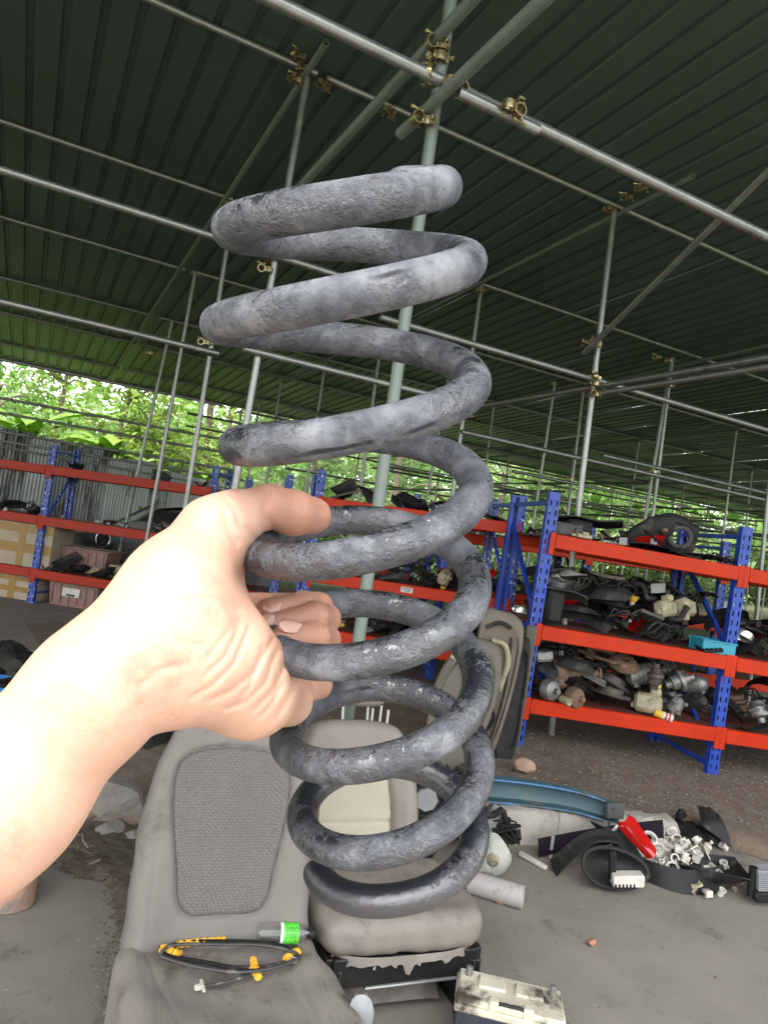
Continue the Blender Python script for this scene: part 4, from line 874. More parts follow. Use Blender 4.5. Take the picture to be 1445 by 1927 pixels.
ADJ = {'black_plastic': 'shiny black', 'dusty_black_plastic': 'dusty black', 'dusty_grey_trim': 'dusty grey', 'greasy_iron': 'greasy brown', 'cast_aluminium': 'dull aluminium', 'rusty_steel': 'rusty', 'rubber_black': 'rubbery', 'yellowed_plastic': 'yellowed', 'white_plastic': 'whitish'}
CACHE = {}
def variant(kind):
    L = CACHE.setdefault(kind, [])
    if len(L) < (8 if kind == 'bit' else 4):
        pr = KINDS[kind][0](kr); ent = []; samp = []
        for nm, m, mt in pr:
            me = m.mesh(nm or KINDS[kind][1]); me.materials.append(mt); ent.append((nm, me)); v = np.array(m.v); fs = [q for q in m.f if len(q) >= 3]
            c = np.array([v[list(q)].mean(0) for q in fs]); e = np.array([(v[q[i]] + v[q[i - 1]]) / 2 for q in fs for i in range(len(q))]); samp.append(np.vstack([v, c, e]))
        L.append((ent, np.vstack(samp))); return L[-1]
    return kr.choice(L)
def put(kind, ent, Mx, label, group):
    _, name, cat, _l = KINDS[kind]
    if len(ent) == 1:
        o = bpy.data.objects.new(name, ent[0][1]); COL.objects.link(o); o.matrix_world = Mx; return tag(o, label, cat, group)
    o = bpy.data.objects.new(name, None); COL.objects.link(o); o.matrix_world = Mx; o.empty_display_size = .03; tag(o, label, cat, group)
    for nm, me in ent:
        c = bpy.data.objects.new(nm, me); COL.objects.link(c); c.parent = o
    return o
def heap(O, xd, yd, Lx, Ly, mix, count, where, seed, over=.05, tiltmax=.7, scale=(.85, 1.2), dens=None, tries=7, cell=.018, hmax=.5):
    """drop parts one by one onto a bed and let each settle on what lies below"""
    r = random.Random(seed); kr.seed(seed); nx, ny = int(Lx / cell) + 1, int(Ly / cell) + 1; H = np.zeros((nx, ny)); xd = np.asarray(xd); yd = np.asarray(yd); zd = np.cross(xd, yd); B = Matrix(np.array([xd, yd, zd]).T.tolist()).to_4x4()
    names = [k for k, c in mix for _ in range(c)]
    for i in range(count):
        kind = r.choice(names); ent, smp = variant(kind); sc = r.uniform(*scale)
        rot = Matrix.Rotation(r.uniform(0, 6.28), 3, 'Z') @ Matrix.Rotation(r.gauss(0, tiltmax * .5), 3, 'X') @ Matrix.Rotation(r.gauss(0, tiltmax * .5), 3, 'Y') @ Matrix.Rotation(r.choice((0, 0, 3.14)), 3, 'X')
        v = smp @ np.array(rot).T * sc; best = None
        for _ in range(tries):
            x = r.uniform(.02, Lx - .02); y = (r.random() ** (dens or 1)) * (Ly - .04) + .02
            a = ((v[:, 0] + x) / cell).astype(int); b = ((v[:, 1] + y) / cell).astype(int); ok = (a >= 0) & (b >= 0) & (a < nx) & (b < ny)
            if v[:, 0].min() + x < -over or v[:, 0].max() + x > Lx + over or v[:, 1].min() + y < -over * .8 or v[:, 1].max() + y > Ly + over * 3 or not ok.any(): continue
            z = (H[a[ok], b[ok]] - v[ok, 2]).max(); z = max(z, -v[:, 2].min())
            if z + v[:, 2].max() > hmax: continue
            if best is None or z + v[:, 2].mean() < best[0]: best = (z + v[:, 2].mean(), x, y, z, a, b, ok)
        if best is None: continue
        _, x, y, z, a, b, ok = best; z -= .006
        np.maximum.at(H, (a[ok], b[ok]), v[ok, 2] + z)
        Mx = Matrix.Translation(tuple(np.asarray(O) + xd * x + yd * y + zd * z)) @ B @ rot.to_4x4() @ Matrix.Scale(sc, 4)
        adj = ADJ.get(ent[0][1].materials[0].name, '') if kind not in ('comb', 'ring', 'tan', 'bit', 'lamp') else ''
        if kind == 'lamp': adj = 'red' if ent[1][1].materials[0].name == 'red_lens' else 'cloudy'
        lab = (adj + ' ' + KINDS[kind][3] + ' ' + where).strip(); put(kind, ent, Mx, lab, lab.replace(' on ', 's on ', 1))
    return H
def shelf(rk_base, bay, i, dep, up, z, mix, count, where, seed, bh=.11, **kw):
    xd = nrm(bay); yd = nrm(np.asarray(dep) - xd * (np.asarray(dep) @ xd)); b = np.asarray(rk_base) + np.asarray(bay) * i + nrm(up) * (z + bh / 2 - .002) + xd * .06 - yd * .02
    return heap(b, xd, yd, np.linalg.norm(bay) - .12, np.linalg.norm(dep) + .02, mix, count, where, seed, **kw)
MIXA = [('trim', 6), ('liner', 3), ('cover', 5), ('mirror', 3), ('hose', 3), ('bracket', 2), ('lamp', 2), ('reservoir', 1), ('grille', 3), ('loom', 2), ('tan', 1), ('box', 2), ('ring', 1)]
MIXB = [('motor', 5), ('pump', 4), ('liner', 1), ('trim', 2), ('disc', 2), ('hub', 3), ('arm', 3), ('bracket', 3), ('hose', 3), ('loom', 3), ('box', 3), ('cover', 2), ('rod', 2), ('comb', 1), ('reservoir', 1)]
MIXT = [('trim', 6), ('liner', 2), ('cover', 3), ('bracket', 2), ('rod', 2), ('loom', 2), ('grille', 2), ('tan', 1)]
shelf(RB, bayR, 0, depR, upR, LV[0], MIXB, 100, 'on bottom shelf of rack behind kerb', 101, dens=1.5, hmax=.44, scale=(1.0, 1.45))
shelf(RB, bayR, 0, depR, upR, LV[1], MIXA, 120, 'on middle shelf of rack behind kerb', 102, dens=1.4, hmax=.50, scale=(1.0, 1.5))
shelf(RB, bayR, 0, depR, upR, LV[2], MIXT, 22, 'on top shelf of rack behind kerb', 103, dens=1.2, hmax=.22, scale=(.8, 1.25), tiltmax=.4)
shelf(RB, bayR, 1, depR, upR, LV[0], MIXB, 30, 'on bottom shelf past the second upright', 104, dens=1.5, hmax=.4)
shelf(RB, bayR, 1, depR, upR, LV[1], MIXA, 36, 'on middle shelf past the second upright', 105, dens=1.4, hmax=.4)
shelf(CB, CB2 - CB, 0, depC, (0, 0, 1), 1.72, MIXT, 22, 'on top of rack behind coil spring', 106, dens=1.3, hmax=.26)
shelf(CB, CB2 - CB, 0, depC, (0, 0, 1), 1.0, MIXA, 40, 'on middle shelf of rack behind coil spring', 107, dens=1.3, hmax=.3)
shelf(CB, CB2 - CB, 0, depC, (0, 0, 1), .46, MIXA, 36, 'on low shelf of rack behind coil spring', 108, dens=1.3, hmax=.3)
shelf(BB, bayR, 0, nrm(depR) * .85, (0, 0, 1), 1.0, MIXA, 20, 'on the rack behind the parts rack', 109, dens=1.3, hmax=.4)
shelf(BB, bayR, 1, nrm(depR) * .85, (0, 0, 1), 1.0, MIXA, 20, 'on the rack behind the parts rack', 110, dens=1.3, hmax=.4)
shelf(LB, bayL, 0, depL, (0, 0, 1), 1.06, [('trim', 3), ('loom', 3), ('bit', 3), ('rod', 2), ('bracket', 2)], 16, 'on middle shelf of rack by zinc fence', 111, hmax=.16, bh=.115)
shelf(LB - bayL, bayL, 0, depL, (0, 0, 1), 1.06, [('cover', 3), ('loom', 3), ('bit', 2), ('box', 2)], 12, 'on middle shelf left of chipped upright', 112, hmax=.22, bh=.115)
shelf(LB, bayL, 0, depL, (0, 0, 1), .38, [('cover', 4), ('loom', 3), ('box', 3), ('bit', 2), ('mirror', 1)], 22, 'on low shelf of rack by zinc fence', 113, hmax=.3, bh=.115)
shelf(LB, bayL, 0, depL, (0, 0, 1), 1.72, [('liner', 3), ('trim', 3), ('cover', 1)], 7, 'on top shelf of rack by zinc fence', 114, hmax=.2, bh=.115)
shelf(FB, np.array([1.75, .25, 0]), 0, nrm(depR) * .8, (0, 0, 1), 1.05, MIXA, 10, 'on the narrow worn blue rack', 115, hmax=.35)
# ================================================================ things on the grey seat
M_pet = bpy.data.materials.new('bottle_pet'); M_pet.use_nodes = True; _t = M_pet.node_tree; _gl = _t.nodes.new('ShaderNodeBsdfGlossy'); _gl.inputs['Roughness'].default_value = .08; _tr = _t.nodes.new('ShaderNodeBsdfTransparent'); _tr.inputs['Color'].default_value = (.98, 1, .99, 1); _lw = _t.nodes.new('ShaderNodeLayerWeight'); _lw.inputs['Blend'].default_value = .35; _fr = _t.nodes.new('ShaderNodeMath'); _fr.operation = 'MULTIPLY_ADD'; _fr.inputs[1].default_value = .45; _fr.inputs[2].default_value = .04; _t.links.new(_lw.outputs['Facing'], _fr.inputs[0]); _ms = _t.nodes.new('ShaderNodeMixShader')
_t.links.new(_fr.outputs[0], _ms.inputs[0]); _t.links.new(_tr.outputs[0], _ms.inputs[1]); _t.links.new(_gl.outputs[0], _ms.inputs[2]); _t.links.new(_ms.outputs[0], _t.nodes['Material Output'].inputs['Surface'])
def path(pts, n=8, closed=False):
    p = [np.asarray(q, float) for q in pts]; m = len(p); out = []
    for i in range(m if closed else m - 1):
        a = p[i - 1] if (i or closed) else p[0]; b = p[i]; c = p[(i + 1) % m]; d = p[(i + 2) % m] if (closed or i + 2 < m) else p[-1]
        for k in range(n):
            t = k / n; out.append(.5 * (2 * b + (c - a) * t + (2 * a - 5 * b + 4 * c - d) * t * t + (3 * b - a - 3 * c + d) * t ** 3))
    if not closed: out.append(p[-1])
    return out
zc = GO[2]
b0 = G(484, 1757, zc + .030); b1 = G(592, 1757, zc + .030); bd = nrm(b1 - b0); bL = np.linalg.norm(b1 - b0)
bot = thing('plastic_bottle', 'clear plastic drink bottle with green label and black cap on grey seat', 'bottle', (b0 + b1) / 2)
k_ = bL / 1.0
prof = [(0, .0), (.020, 0), (.027, .03), (.0285, .08), (.0275, .14), (.0288, .22), (.0270, .30), (.0285, .40), (.0285, .72), (.026, .78), (.018, .86), (.0125, .90), (.0125, .97)]
mb = MB(); mb.lathe([(r_ * 1.0, z_ * k_) for r_, z_ in prof] + [], 28, b0, bd); part(mb, 'body', M_pet, bot, 60)
M_lab = mat('label_green', (.10, .55, .05), (.06, .42, .03), 9, .4); M_labw = mat('label_white', (.75, .80, .72), (.6, .66, .58), 9, .5)
mb = MB(); mb.lathe([(.0289, .44 * k_), (.0292, .44 * k_), (.0292, .70 * k_), (.0289, .70 * k_)], 28, b0, bd); lb = part(mb, 'label', M_lab, bot, 60)
mb = MB(); mb.lathe([(.0290, .385 * k_), (.0293, .385 * k_), (.0293, .435 * k_), (.0290, .435 * k_)], 28, b0, bd); part(mb, 'label_band', M_labw, lb, 60)
mb = MB(); mb.lathe([(.0, .995 * k_), (.013, .995 * k_), (.0155, .985 * k_), (.0155, .885 * k_), (.0128, .885 * k_)], 20, b0, bd); part(mb, 'cap', M_dark, bot)
# printed figures on the label: 1 0 0 in two rows, read along the bottle
vn = nrm(tocam(b0) - bd * (tocam(b0) @ bd)); sd_ = np.cross(vn, bd)
def on_lab(t, ang): n_ = vn * math.cos(ang) + sd_ * math.sin(ang); return b0 + bd * t * k_ + n_ * .0294
for row, ang in ((0, -.25), (1, .32)):
    for j, t in enumerate((.50, .57, .645)):
        mb = MB(); w_ = .006
        if j == 0: mb.tube([on_lab(t, ang - .22), on_lab(t, ang + .22)], .0010, 5)
        else: mb.tube([on_lab(t + .026 * math.cos(q), ang + .20 * math.sin(q)) for q in np.linspace(0, 6.2832, 15)[:-1]], .0009, 5, closed=True)
        part(mb, 'figure', M_ink, lb)
mb = MB(); mb.tube([on_lab(.62, -.62), on_lab(.67, -.78)], .0016, 5); part(mb, 'mark', M_redp, lb)
# cable coil taped with yellow tape
M_cab = mat('cable_sheath', (.045, .042, .04), (.025, .024, .023), 30, .5, spot=(.18, .17, .16), sscale=25, sthr=.62); M_tape = mat('yellow_tape', (.78, .43, .03), (.62, .32, .02), 18, .55, bump=.4, bscale=90, spot=(.40, .18, .02), sscale=22, sthr=.66)
cab = thing('cable_coil', 'coiled control cable bound with yellow tape lying on the grey seat', 'cable', G(435, 1800, zc))
def cp(x, y, h=.006): return G(x, y, zc - .004 + h)
loops = [[(300, 1783), (330, 1768), (430, 1767), (520, 1770), (562, 1788), (556, 1806), (480, 1822), (400, 1816), (330, 1800)], [(308, 1790), (345, 1774), (430, 1772), (510, 1776), (552, 1792), (545, 1812), (470, 1828), (390, 1812), (325, 1802)], [(302, 1796), (330, 1779), (425, 1778), (500, 1780), (560, 1797), (530, 1818), (455, 1830), (380, 1822), (318, 1806)]]
for k, lp_ in enumerate(loops):
    mb = MB(); mb.tube(path([cp(x, y, .008 + .010 * k) for x, y in lp_], 7, True), (.0062, .0052, .0045)[k], 8, closed=True); part(mb, 'cable', (M_cab, M_rub, M_cab)[k], cab)
mb = MB(); mb.tube(path([cp(470, 1832, .01), cp(450, 1842, .01), cp(410, 1852, .008), cp(372, 1858, .008)], 6), .0045, 8); tl_ = part(mb, 'cable_tail', M_cab, cab)
mb = MB(); mb.beam(cp(382, 1857, .012), cp(366, 1860, .012), .014, .012, ch=.002); mb.beam(cp(378, 1846, .014), cp(384, 1866, .012), .007, .007); part(mb, 'connector', M_white, tl_)
mb = MB(); mb.tube(path([cp(500, 1822, .022), cp(525, 1815, .024), cp(546, 1810, .024)], 5), .0035, 8); e_ = part(mb, 'steel_end', M_alu, cab)
mb = MB(); c_ = cp(553, 1808, .024); mb.tube([c_ + RT * .008 * math.cos(q) + UP * .008 * math.sin(q) for q in np.linspace(0, 6.283, 13)[:-1]], .0025, 6, closed=True); part(mb, 'eyelet', M_alu, e_)
def tape(pts, r_, h=.014):
    mb = MB(); pp = path([cp(x, y, h) for x, y in pts], 6); rr = [r_ * (.85 + .18 * math.sin(3.7 * i)) for i in range(len(pp))]; mb.tube(pp, rr, 7, flat=.9); e = pp[len(pp) // 2]; mb.shell([[e + RT * .016 * (s_ - .3) + UP * (.010 * t - .004) - FW * .010 * (1 - t * t) for s_ in (-.6, 0, .6, 1)] for t in (-1, -.3, .4, 1)], .0012); return part(mb, 'tape', M_tape, cab, 30)
tape([(332, 1779), (365, 1774), (400, 1771), (424, 1770)], .013); tape([(304, 1786), (318, 1792), (338, 1799)], .016); tape([(476, 1806), (480, 1824), (486, 1840)], .012); tape([(538, 1808), (548, 1800), (560, 1792)], .015)
mb = MB(); mb.shell([[cp(x, y + 8 * s_, .016 + .008 * math.sin(x * .2 + s_ * 3)) for s_ in (0, .5, 1)] for x in range(362, 412, 6)], .0012); part(mb, 'paper_scrap', M_white, cab)
# ================================================================ battery
M_bcase = mat('battery_case', (.030, .033, .050), (.020, .022, .034), 9, .5, spot=(.09, .09, .085), sscale=12, sthr=.66)
M_blid = mat('battery_lid', (.58, .55, .46), (.42, .38, .29), 8, .5, spot=(.055, .045, .032), sscale=6.5, sthr=.52)
hB = .205; q0 = G(857, 1872, hB); q1 = G(1070, 1924, hB); bx = hz(q1 - q0); by = np.array([-bx[1], bx[0], 0]); bw = np.linalg.norm(q1 - q0); bdp = .165; bz = np.array([0, 0, 1.0]); bc = q0 + bx * bw / 2 + by * bdp / 2
bat = thing('car_battery', 'dirty car battery with cream lid and dark case on the floor', 'battery', (bc[0], bc[1], 0))
mb = MB(); mb.box((bc[0], bc[1], .080), (bw - .012, bdp - .012, .16), (bx, by, bz), .006)
for k in range(6): mb.box(np.array([bc[0], bc[1], .075]) + bx * (-.4 + .16 * k) * bw - by * (bdp / 2 - .006), (.012, .006, .13), (bx, by, bz))
part(mb, 'case', M_bcase, bat)
mb = MB(); mb.box((bc[0], bc[1], .168), (bw, bdp, .022), (bx, by, bz), .004); mb.box((bc[0], bc[1], .186), (bw - .012, bdp - .012, .020), (bx, by, bz), .005); lid = part(mb, 'lid', M_blid, bat)
for k in (-1, 1):
    mb = MB(); mb.box(np.array([bc[0], bc[1], .199]) + by * .02 + bx * k * .055, (.082, .06, .012), (bx, by, bz), .004); part(mb, 'vent_cover', M_blid, lid)
    mb = MB(); mb.box(np.array([bc[0], bc[1], .190]) - by * (bdp / 2 - .018) + bx * k * .05, (.03, .03, .034), (bx, by, bz), .004); part(mb, 'handle_lug', M_blid, lid)
    mb = MB(); mb.lathe([(.011, 0), (.010, .026), (.008, .028), (0, .028)], 14, np.array([bc[0], bc[1], .194]) + by * .045 + bx * k * (bw / 2 - .035)); part(mb, 'terminal', M_alu, bat)
mb = MB(); mb.tube(path([np.array([bc[0], bc[1], .19]) - by * (bdp / 2 - .010) + bx * .06 * t + bz * (.012 if abs(t) < .9 else 0) for t in (-1, -.5, 0, .5, 1)], 4), .005, 6); part(mb, 'carry_handle', M_dark, bat)
# ================================================================ floor on the right
def flo(x, y, z=0): return G(x, y, z)
tube_o = lambda pts, r_, n=10, **k: MB().tube(pts, r_, n, **k)
# plastic pipe stub
a = flo(925, 1672, .045); b = flo(985, 1690, .045); d_ = nrm(b - a); L_ = np.linalg.norm(b - a) + .1
mb = MB(); mb.lathe([(.041, .0), (.047, 0), (.047, L_), (.041, L_), (.041, 0)], 24, b - d_ * L_, d_); solo(mb, 'pipe_stub', mat('pvc_grey', (.40, .375, .365), (.32, .30, .29), 7, .55, spot=(.2, .19, .17), sscale=9, sthr=.62), 'short grey plastic pipe lying open ended on the floor', 'pipe')
mb = MB(); mb.beam(flo(978, 1606, .014), flo(1028, 1634, .014), .028, .02, ch=.004); solo(mb, 'wood_stick', M_white, 'short off white stick on the floor beside the kerb', 'stick')
M_brick = mat('brick_orange', (.42, .20, .11), (.30, .14, .08), 16, .9, bump=.5, bscale=80, spot=(.42, .34, .28), sscale=14, sthr=.62)
def chunk(p, s_, m, name, label, cat, seed, sq=(1, 1, 1), group=None):
    r_ = np.random.RandomState(seed); mb = MB(); bm = bmesh.new(); bmesh.ops.create_icosphere(bm, subdivisions=3, radius=1); 
    dirs = [nrm(r_.normal(size=3)) for _ in range(9)]; offs = r_.uniform(.55, .85, 9)
    vs = []
    for v_ in bm.verts:
        q = np.array(v_.co)
        for dd, oo in zip(dirs, offs):
            e = q @ dd
            if e > oo: q = q - dd * (e - oo) * .92
        vs.append(q * s_ * np.array(sq) + r_.uniform(-.022, .022, 3) * s_)
    vs = np.array(vs); vs[:, 2] -= vs[:, 2].min() + .04 * s_; mb.add(vs + np.asarray(p), [tuple(v_.index for v_ in fc.verts) for fc in bm.faces]); bm.free(); return solo(mb, name, m, label, cat, p, group, ang=25)
chunk(flo(940, 1700), .022, M_brick, 'brick_fragment', 'pale orange brick fragment beside the grey pipe stub', 'brick fragment', 1, (1.3, 1, .7))
chunk(flo(1113, 1781), .020, M_brick, 'brick_fragment', 'lone orange brick pebble on the open concrete floor', 'brick fragment', 2, (.9, .9, .9))
p = flo(985, 1458, .07); p[2] = dirt_z(p[0], p[1]); chunk(p, .075, mat('brick_pinkish', (.42, .27, .20), (.30, .19, .14), 12, .9, bump=.5, bscale=60), 'brick_fragment', 'pinkish broken brick on the dirt behind the kerb', 'brick fragment', 3, (1.0, .8, .75))
# blue steel beam on the kerb
M_bb = mat('blue_beam_paint', (.045, .20, .48), (.02, .06, .10), 5, .45, spot=(.03, .05, .05), sscale=4, sthr=.50); M_teal = mat('teal_dull_paint', (.045, .10, .115), (.025, .055, .065), 6, .5, spot=(.10, .10, .09), sscale=7, sthr=.6)
axis = path([P(880, 1480, 3.84), P(1000, 1492, 3.86), P(1090, 1508, 3.86), P(1168, 1534, 3.82)], 8); rows = []
prof = [(-.020, .052), (.02, .066), (.028, .060), (.034, .03), (.030, -.03), (.022, -.055), (-.010, -.066), (-.03, -.060)]
for i, c in enumerate(axis):
    s_ = 1 - .25 * i / len(axis); rows.append([c + np.array([0, -1, 0]) * -(y_ * s_) + bz * z_ * s_ for y_, z_ in prof])
bb = thing('bumper_beam', 'blue and teal painted steel bumper beam lying along the kerb', 'bumper beam', axis[10])
mb = MB(); mb.shell(rows, .004); part(mb, 'channel', M_teal, bb)
for kk in (0, 7):
    mb = MB(); mb.tube([r_[kk] + np.array([0, -.006, .004 if kk == 0 else -.004]) for r_ in rows[:-4]], .0075, 8); part(mb, 'painted_edge', M_bb, bb)
mb = MB(); c = axis[-3]; mb.box(c + (0, -.015, .015), (.11, .03, .085), (kd, kn, bz), .006); mb.lathe([(.008, 0), (.016, 0), (.016, .012), (.008, .012)], 12, c + (-.02, -.03, .03), (0, -1, 0)); part(mb, 'end_bracket', M_trim, bb)
# black sill trim leaning on the kerb
mb = MB(); a = P(1012, 1596, 3.60); b = P(1247, 1560, 3.63); x_ = nrm(b - a); rows = []
for i in range(17):
    t = i / 16; c = a + (b - a) * t + bz * .01 * math.sin(t * 3.1); rows.append([c + bz * (s_ * .040) + kn * (.012 * s_ + .006 * (1 - s_ * s_) * -1) for s_ in (-1, -.6, 0, .6, 1)])
mb.shell(rows, .007); sill = solo(mb, 'sill_trim', mat('gloss_black_plum', (.012, .008, .013), (.008, .005, .009), 8, .7, spot=(.03, .026, .028), sscale=10, sthr=.68, spec=.08), 'long flat black trim strip leaning against the kerb blocks', 'trim')
mb = MB(); c = a + (b - a) * .10; mb.shell([[c + x_ * (.008 * s_) + bz * (.055 * t) - kn * .012 for s_ in (-1, 0, 1)] for t in np.linspace(-1, 1, 6)], .003); solo(mb, 'strap', M_greyp, 'narrow grey strap round the black trim strip', 'strap')
# arched liner
rows = []
for t in np.linspace(0, 1, 16):
    x = 1038 + (1160 - 1038) * t; y = 1632 - 62 * math.sin(min(1, t * 1.25) * 1.65) + 16 * max(0, t - .75); c = P(x, y, 3.46 - .03 * t); rows.append([c - bz * .022 * s_ - kn * .02 * s_ * (1 - t) - kn * .03 * (s_ > .4) for s_ in (-1, -.4, .2, .7, 1)])
mb = MB(); mb.shell(rows, .006); solo(mb, 'wheel_arch_liner', M_rub, 'dull black arched wheel liner lying before the kerb', 'liner')
# wing mirror with a white block
mir = thing('wing_mirror', 'broken oval wing mirror frame with a white plastic block inside', 'mirror', flo(1150, 1660))
c = P(1150, 1634, 3.34); mb = MB(); ring = [c + RT * (.150 * math.cos(q) * (1 + .12 * math.cos(q))) + UP * (.080 * math.sin(q) - .02 * math.cos(q)) + FW * .03 * math.sin(q) for q in np.linspace(0, 6.283, 37)[:-1]]; mb.tube(ring, .011, 8, closed=True); part(mb, 'rim', M_dust, mir)
rows = [[c + RT * (.145 * r_ * math.cos(q) * (1 + .12 * math.cos(q))) + UP * (.076 * r_ * math.sin(q) - .02 * r_ * math.cos(q)) + FW * (.03 * r_ * math.sin(q) + .05 * (1 - r_ * r_)) for r_ in (1, .8, .55, .3, .05)] for q in np.linspace(0, 6.283, 30)]
mb = MB(); mb.shell(rows, .003); part(mb, 'back_shell', M_dark, mir)
mb = MB(); c2 = P(1180, 1655, 3.30); mb.box(c2, (.145, .06, .055), (RT, FW, UP), .006); wb = part(mb, 'white_block', M_white, mir)
mb = MB(); mb.box(P(1152, 1628, 3.32), (.03, .03, .13), (RT, FW, UP), .005); part(mb, 'bar', M_dark, mir)
for k in range(6):
    mb = MB(); mb.box(P(1158 + 7 * k, 1668, 3.275), (.011, .012, .022), (RT, FW, UP), .002); part(mb, 'tooth', M_dark, wb)
# red tail lamp with black body
tl = thing('tail_lamp', 'slim red tail lamp with black body propped beside the kerb', 'tail lamp', flo(1200, 1640))
spine = path([P(1172, 1540, 3.57), P(1192, 1566, 3.52), P(1212, 1590, 3.47), P(1226, 1608, 3.44)], 6); rows = []
for i, c in enumerate(spine):
    t = i / (len(spine) - 1); w_ = .055 * (1 - .55 * t) * (1 if t > .08 else .6); rows.append([c + RT * w_ * s_ * .8 + UP * (.018 * s_) - FW * .03 * (1 - s_ * s_) for s_ in np.linspace(-1, 1, 7)])
mb = MB(); mb.shell(rows, .008); part(mb, 'red_lens', M_redp, tl)
spine = path([P(1150, 1555, 3.58), P(1172, 1580, 3.54), P(1196, 1612, 3.48), P(1222, 1650, 3.42)], 6); rows = []
for i, c in enumerate(spine):
    t = i / (len(spine) - 1); w_ = .075 * (1 - .45 * t); rows.append([c + RT * (w_ * s_ - .02) + UP * (-.01 * s_) - FW * .05 * (1 - s_ * s_) + FW * .03 for s_ in np.linspace(-1, 1, 7)])
mb = MB(); mb.shell(rows, .01); part(mb, 'body', M_dark, tl)
mb = MB(); mb.tube(path([P(1150, 1574, 3.50), P(1156, 1562, 3.50), P(1162, 1553, 3.50)], 4), .008, 8); part(mb, 'chrome_edge', M_chrome, tl)
# dark bumper corner holding broken white clips
rows = []
for t in np.linspace(0, 1, 18):
    x = 1205 + 150 * t; y = 1640 + 24 * math.sin(t * 2.6); c = flo(x, y + 10, .0); rows.append([c + bz * h_ - kn * (.06 * (1 - h_ / .09)) for h_ in (.002, .03, .06, .085, .092)])
mb = MB(); mb.shell(rows, .008); solo(mb, 'bumper_corner', M_dark, 'curved black bumper corner in front of the white clips', 'bumper')
q = flo(1225, 1668); heap(flo(1218, 1662), kd, kn, .44, .30, [('bit', 1)], 75, 'in the heap on the floor by the kerb end', 301, scale=(.9, 1.9), tiltmax=1.4, hmax=.24, cell=.012, over=.03)
heap(flo(1320, 1700), kd, kn, .42, .22, [('bit', 5), ('cover', 1), ('box', 1)], 22, 'on the open floor past the bumper corner', 302, scale=(.8, 1.6), tiltmax=1.2, hmax=.13, cell=.012)
heap(flo(1290, 1606), kd, kn, .34, .20, [('mirror', 2), ('cover', 2), ('box', 1), ('bit', 1)], 6, 'on the floor behind the white clips', 303, scale=(.8, 1.1), hmax=.2)
# grey finned cooler at the frame's edge
ck = thing('oil_cooler', 'grey finned cooler with a black end tank on the floor', 'cooler', flo(1440, 1690)); c = P(1452, 1652, 3.42)
mb = MB()
for k in range(9): mb.box(c + UP * (-.04 + .01 * k), (.17, .09, .004), (RT, FW, UP))
mb.box(c, (.165, .07, .095), (RT, FW, UP)); part(mb, 'fins', M_greyp, ck)
mb = MB(); mb.tube([c - RT * .10 - UP * .085, c - RT * .085 + UP * .05], .020, 12); part(mb, 'end_tank', M_dark, ck); mb = MB(); mb.box(c - UP * .075, (.20, .09, .05), (RT, FW, UP), .008); part(mb, 'tray', M_dark, ck)
# head lamps left of the pipe
hl = thing('head_lamp', 'cloudy clear head lamp standing by the grey pipe stub', 'head lamp', flo(925, 1665)); c = P(925, 1618, 3.22)
poly = smoothpoly([(-.075, -.07), (-.02, -.095), (.05, -.06), (.088, .0), (.060, .07), (.02, .115), (-.02, .10), (-.06, .02)], 5)
rows = [[c + RT * x * r_ + UP * y * r_ - FW * .06 * (1 - r_ ** 2.5) for r_ in (1, .9, .7, .4, .05)] for x, y in poly + poly[:1]]
mb = MB(); mb.shell(rows, .004); part(mb, 'lens', glass('lamp_lens', (.86, .88, .80), .12, .8, 1.3), hl)
rows = [[c + FW * .012 + RT * x * r_ * .97 + UP * y * r_ * .97 + FW * .05 * (1 - r_ ** 2) for r_ in (1, .9, .7, .4, .05)] for x, y in poly + poly[:1]]
mb = MB(); mb.shell(rows, .004); part(mb, 'reflector', M_clear, hl)
mb = MB(); mb.lathe([(0, 0), (.028, .0), (.03, .02), (.015, .05)], 14, c - FW * .03 + UP * .02, -FW); part(mb, 'bulb_bowl', M_yell, hl)
mb = MB(); mb.box(P(905, 1655, 3.2), (.12, .08, .035), (RT, FW, UP), .008); mb.box(P(930, 1663, 3.18), (.03, .05, .04), (RT, FW, UP), .006); part(mb, 'base', M_trim, hl)
# torn black mesh bag next to the lamp
r_ = np.random.RandomState(4); bag = thing('torn_mesh', 'torn black mesh grille lying behind the cloudy lamp', 'mesh', P(945, 1590, 3.4)); c0 = P(944, 1566, 3.42)
for k in range(9):
    mb = MB(); mb.tube(path([c0 + RT * r_.uniform(-.085, .085) + UP * r_.uniform(-.05, .05) + FW * r_.uniform(-.05, .05) for _ in range(5)], 5), .005, 6); part(mb, 'strand', M_rub, bag)
mb = MB(); mb.shell([[c0 + RT * (.09 * t) + UP * (.035 * s_ - .03 * t) + FW * (.03 * math.sin(4 * t + 3 * s_)) for s_ in (-1, -.4, .2, 1)] for t in np.linspace(-1, 1, 9)], .006); part(mb, 'torn_sheet', M_rub, bag)
for t in (0,): 
    mb = MB(); mb.box(P(946, 1602, 3.42), (.05, .05, .13), (RT, FW, UP), .01); part(mb, 'foot', M_dust, bag)
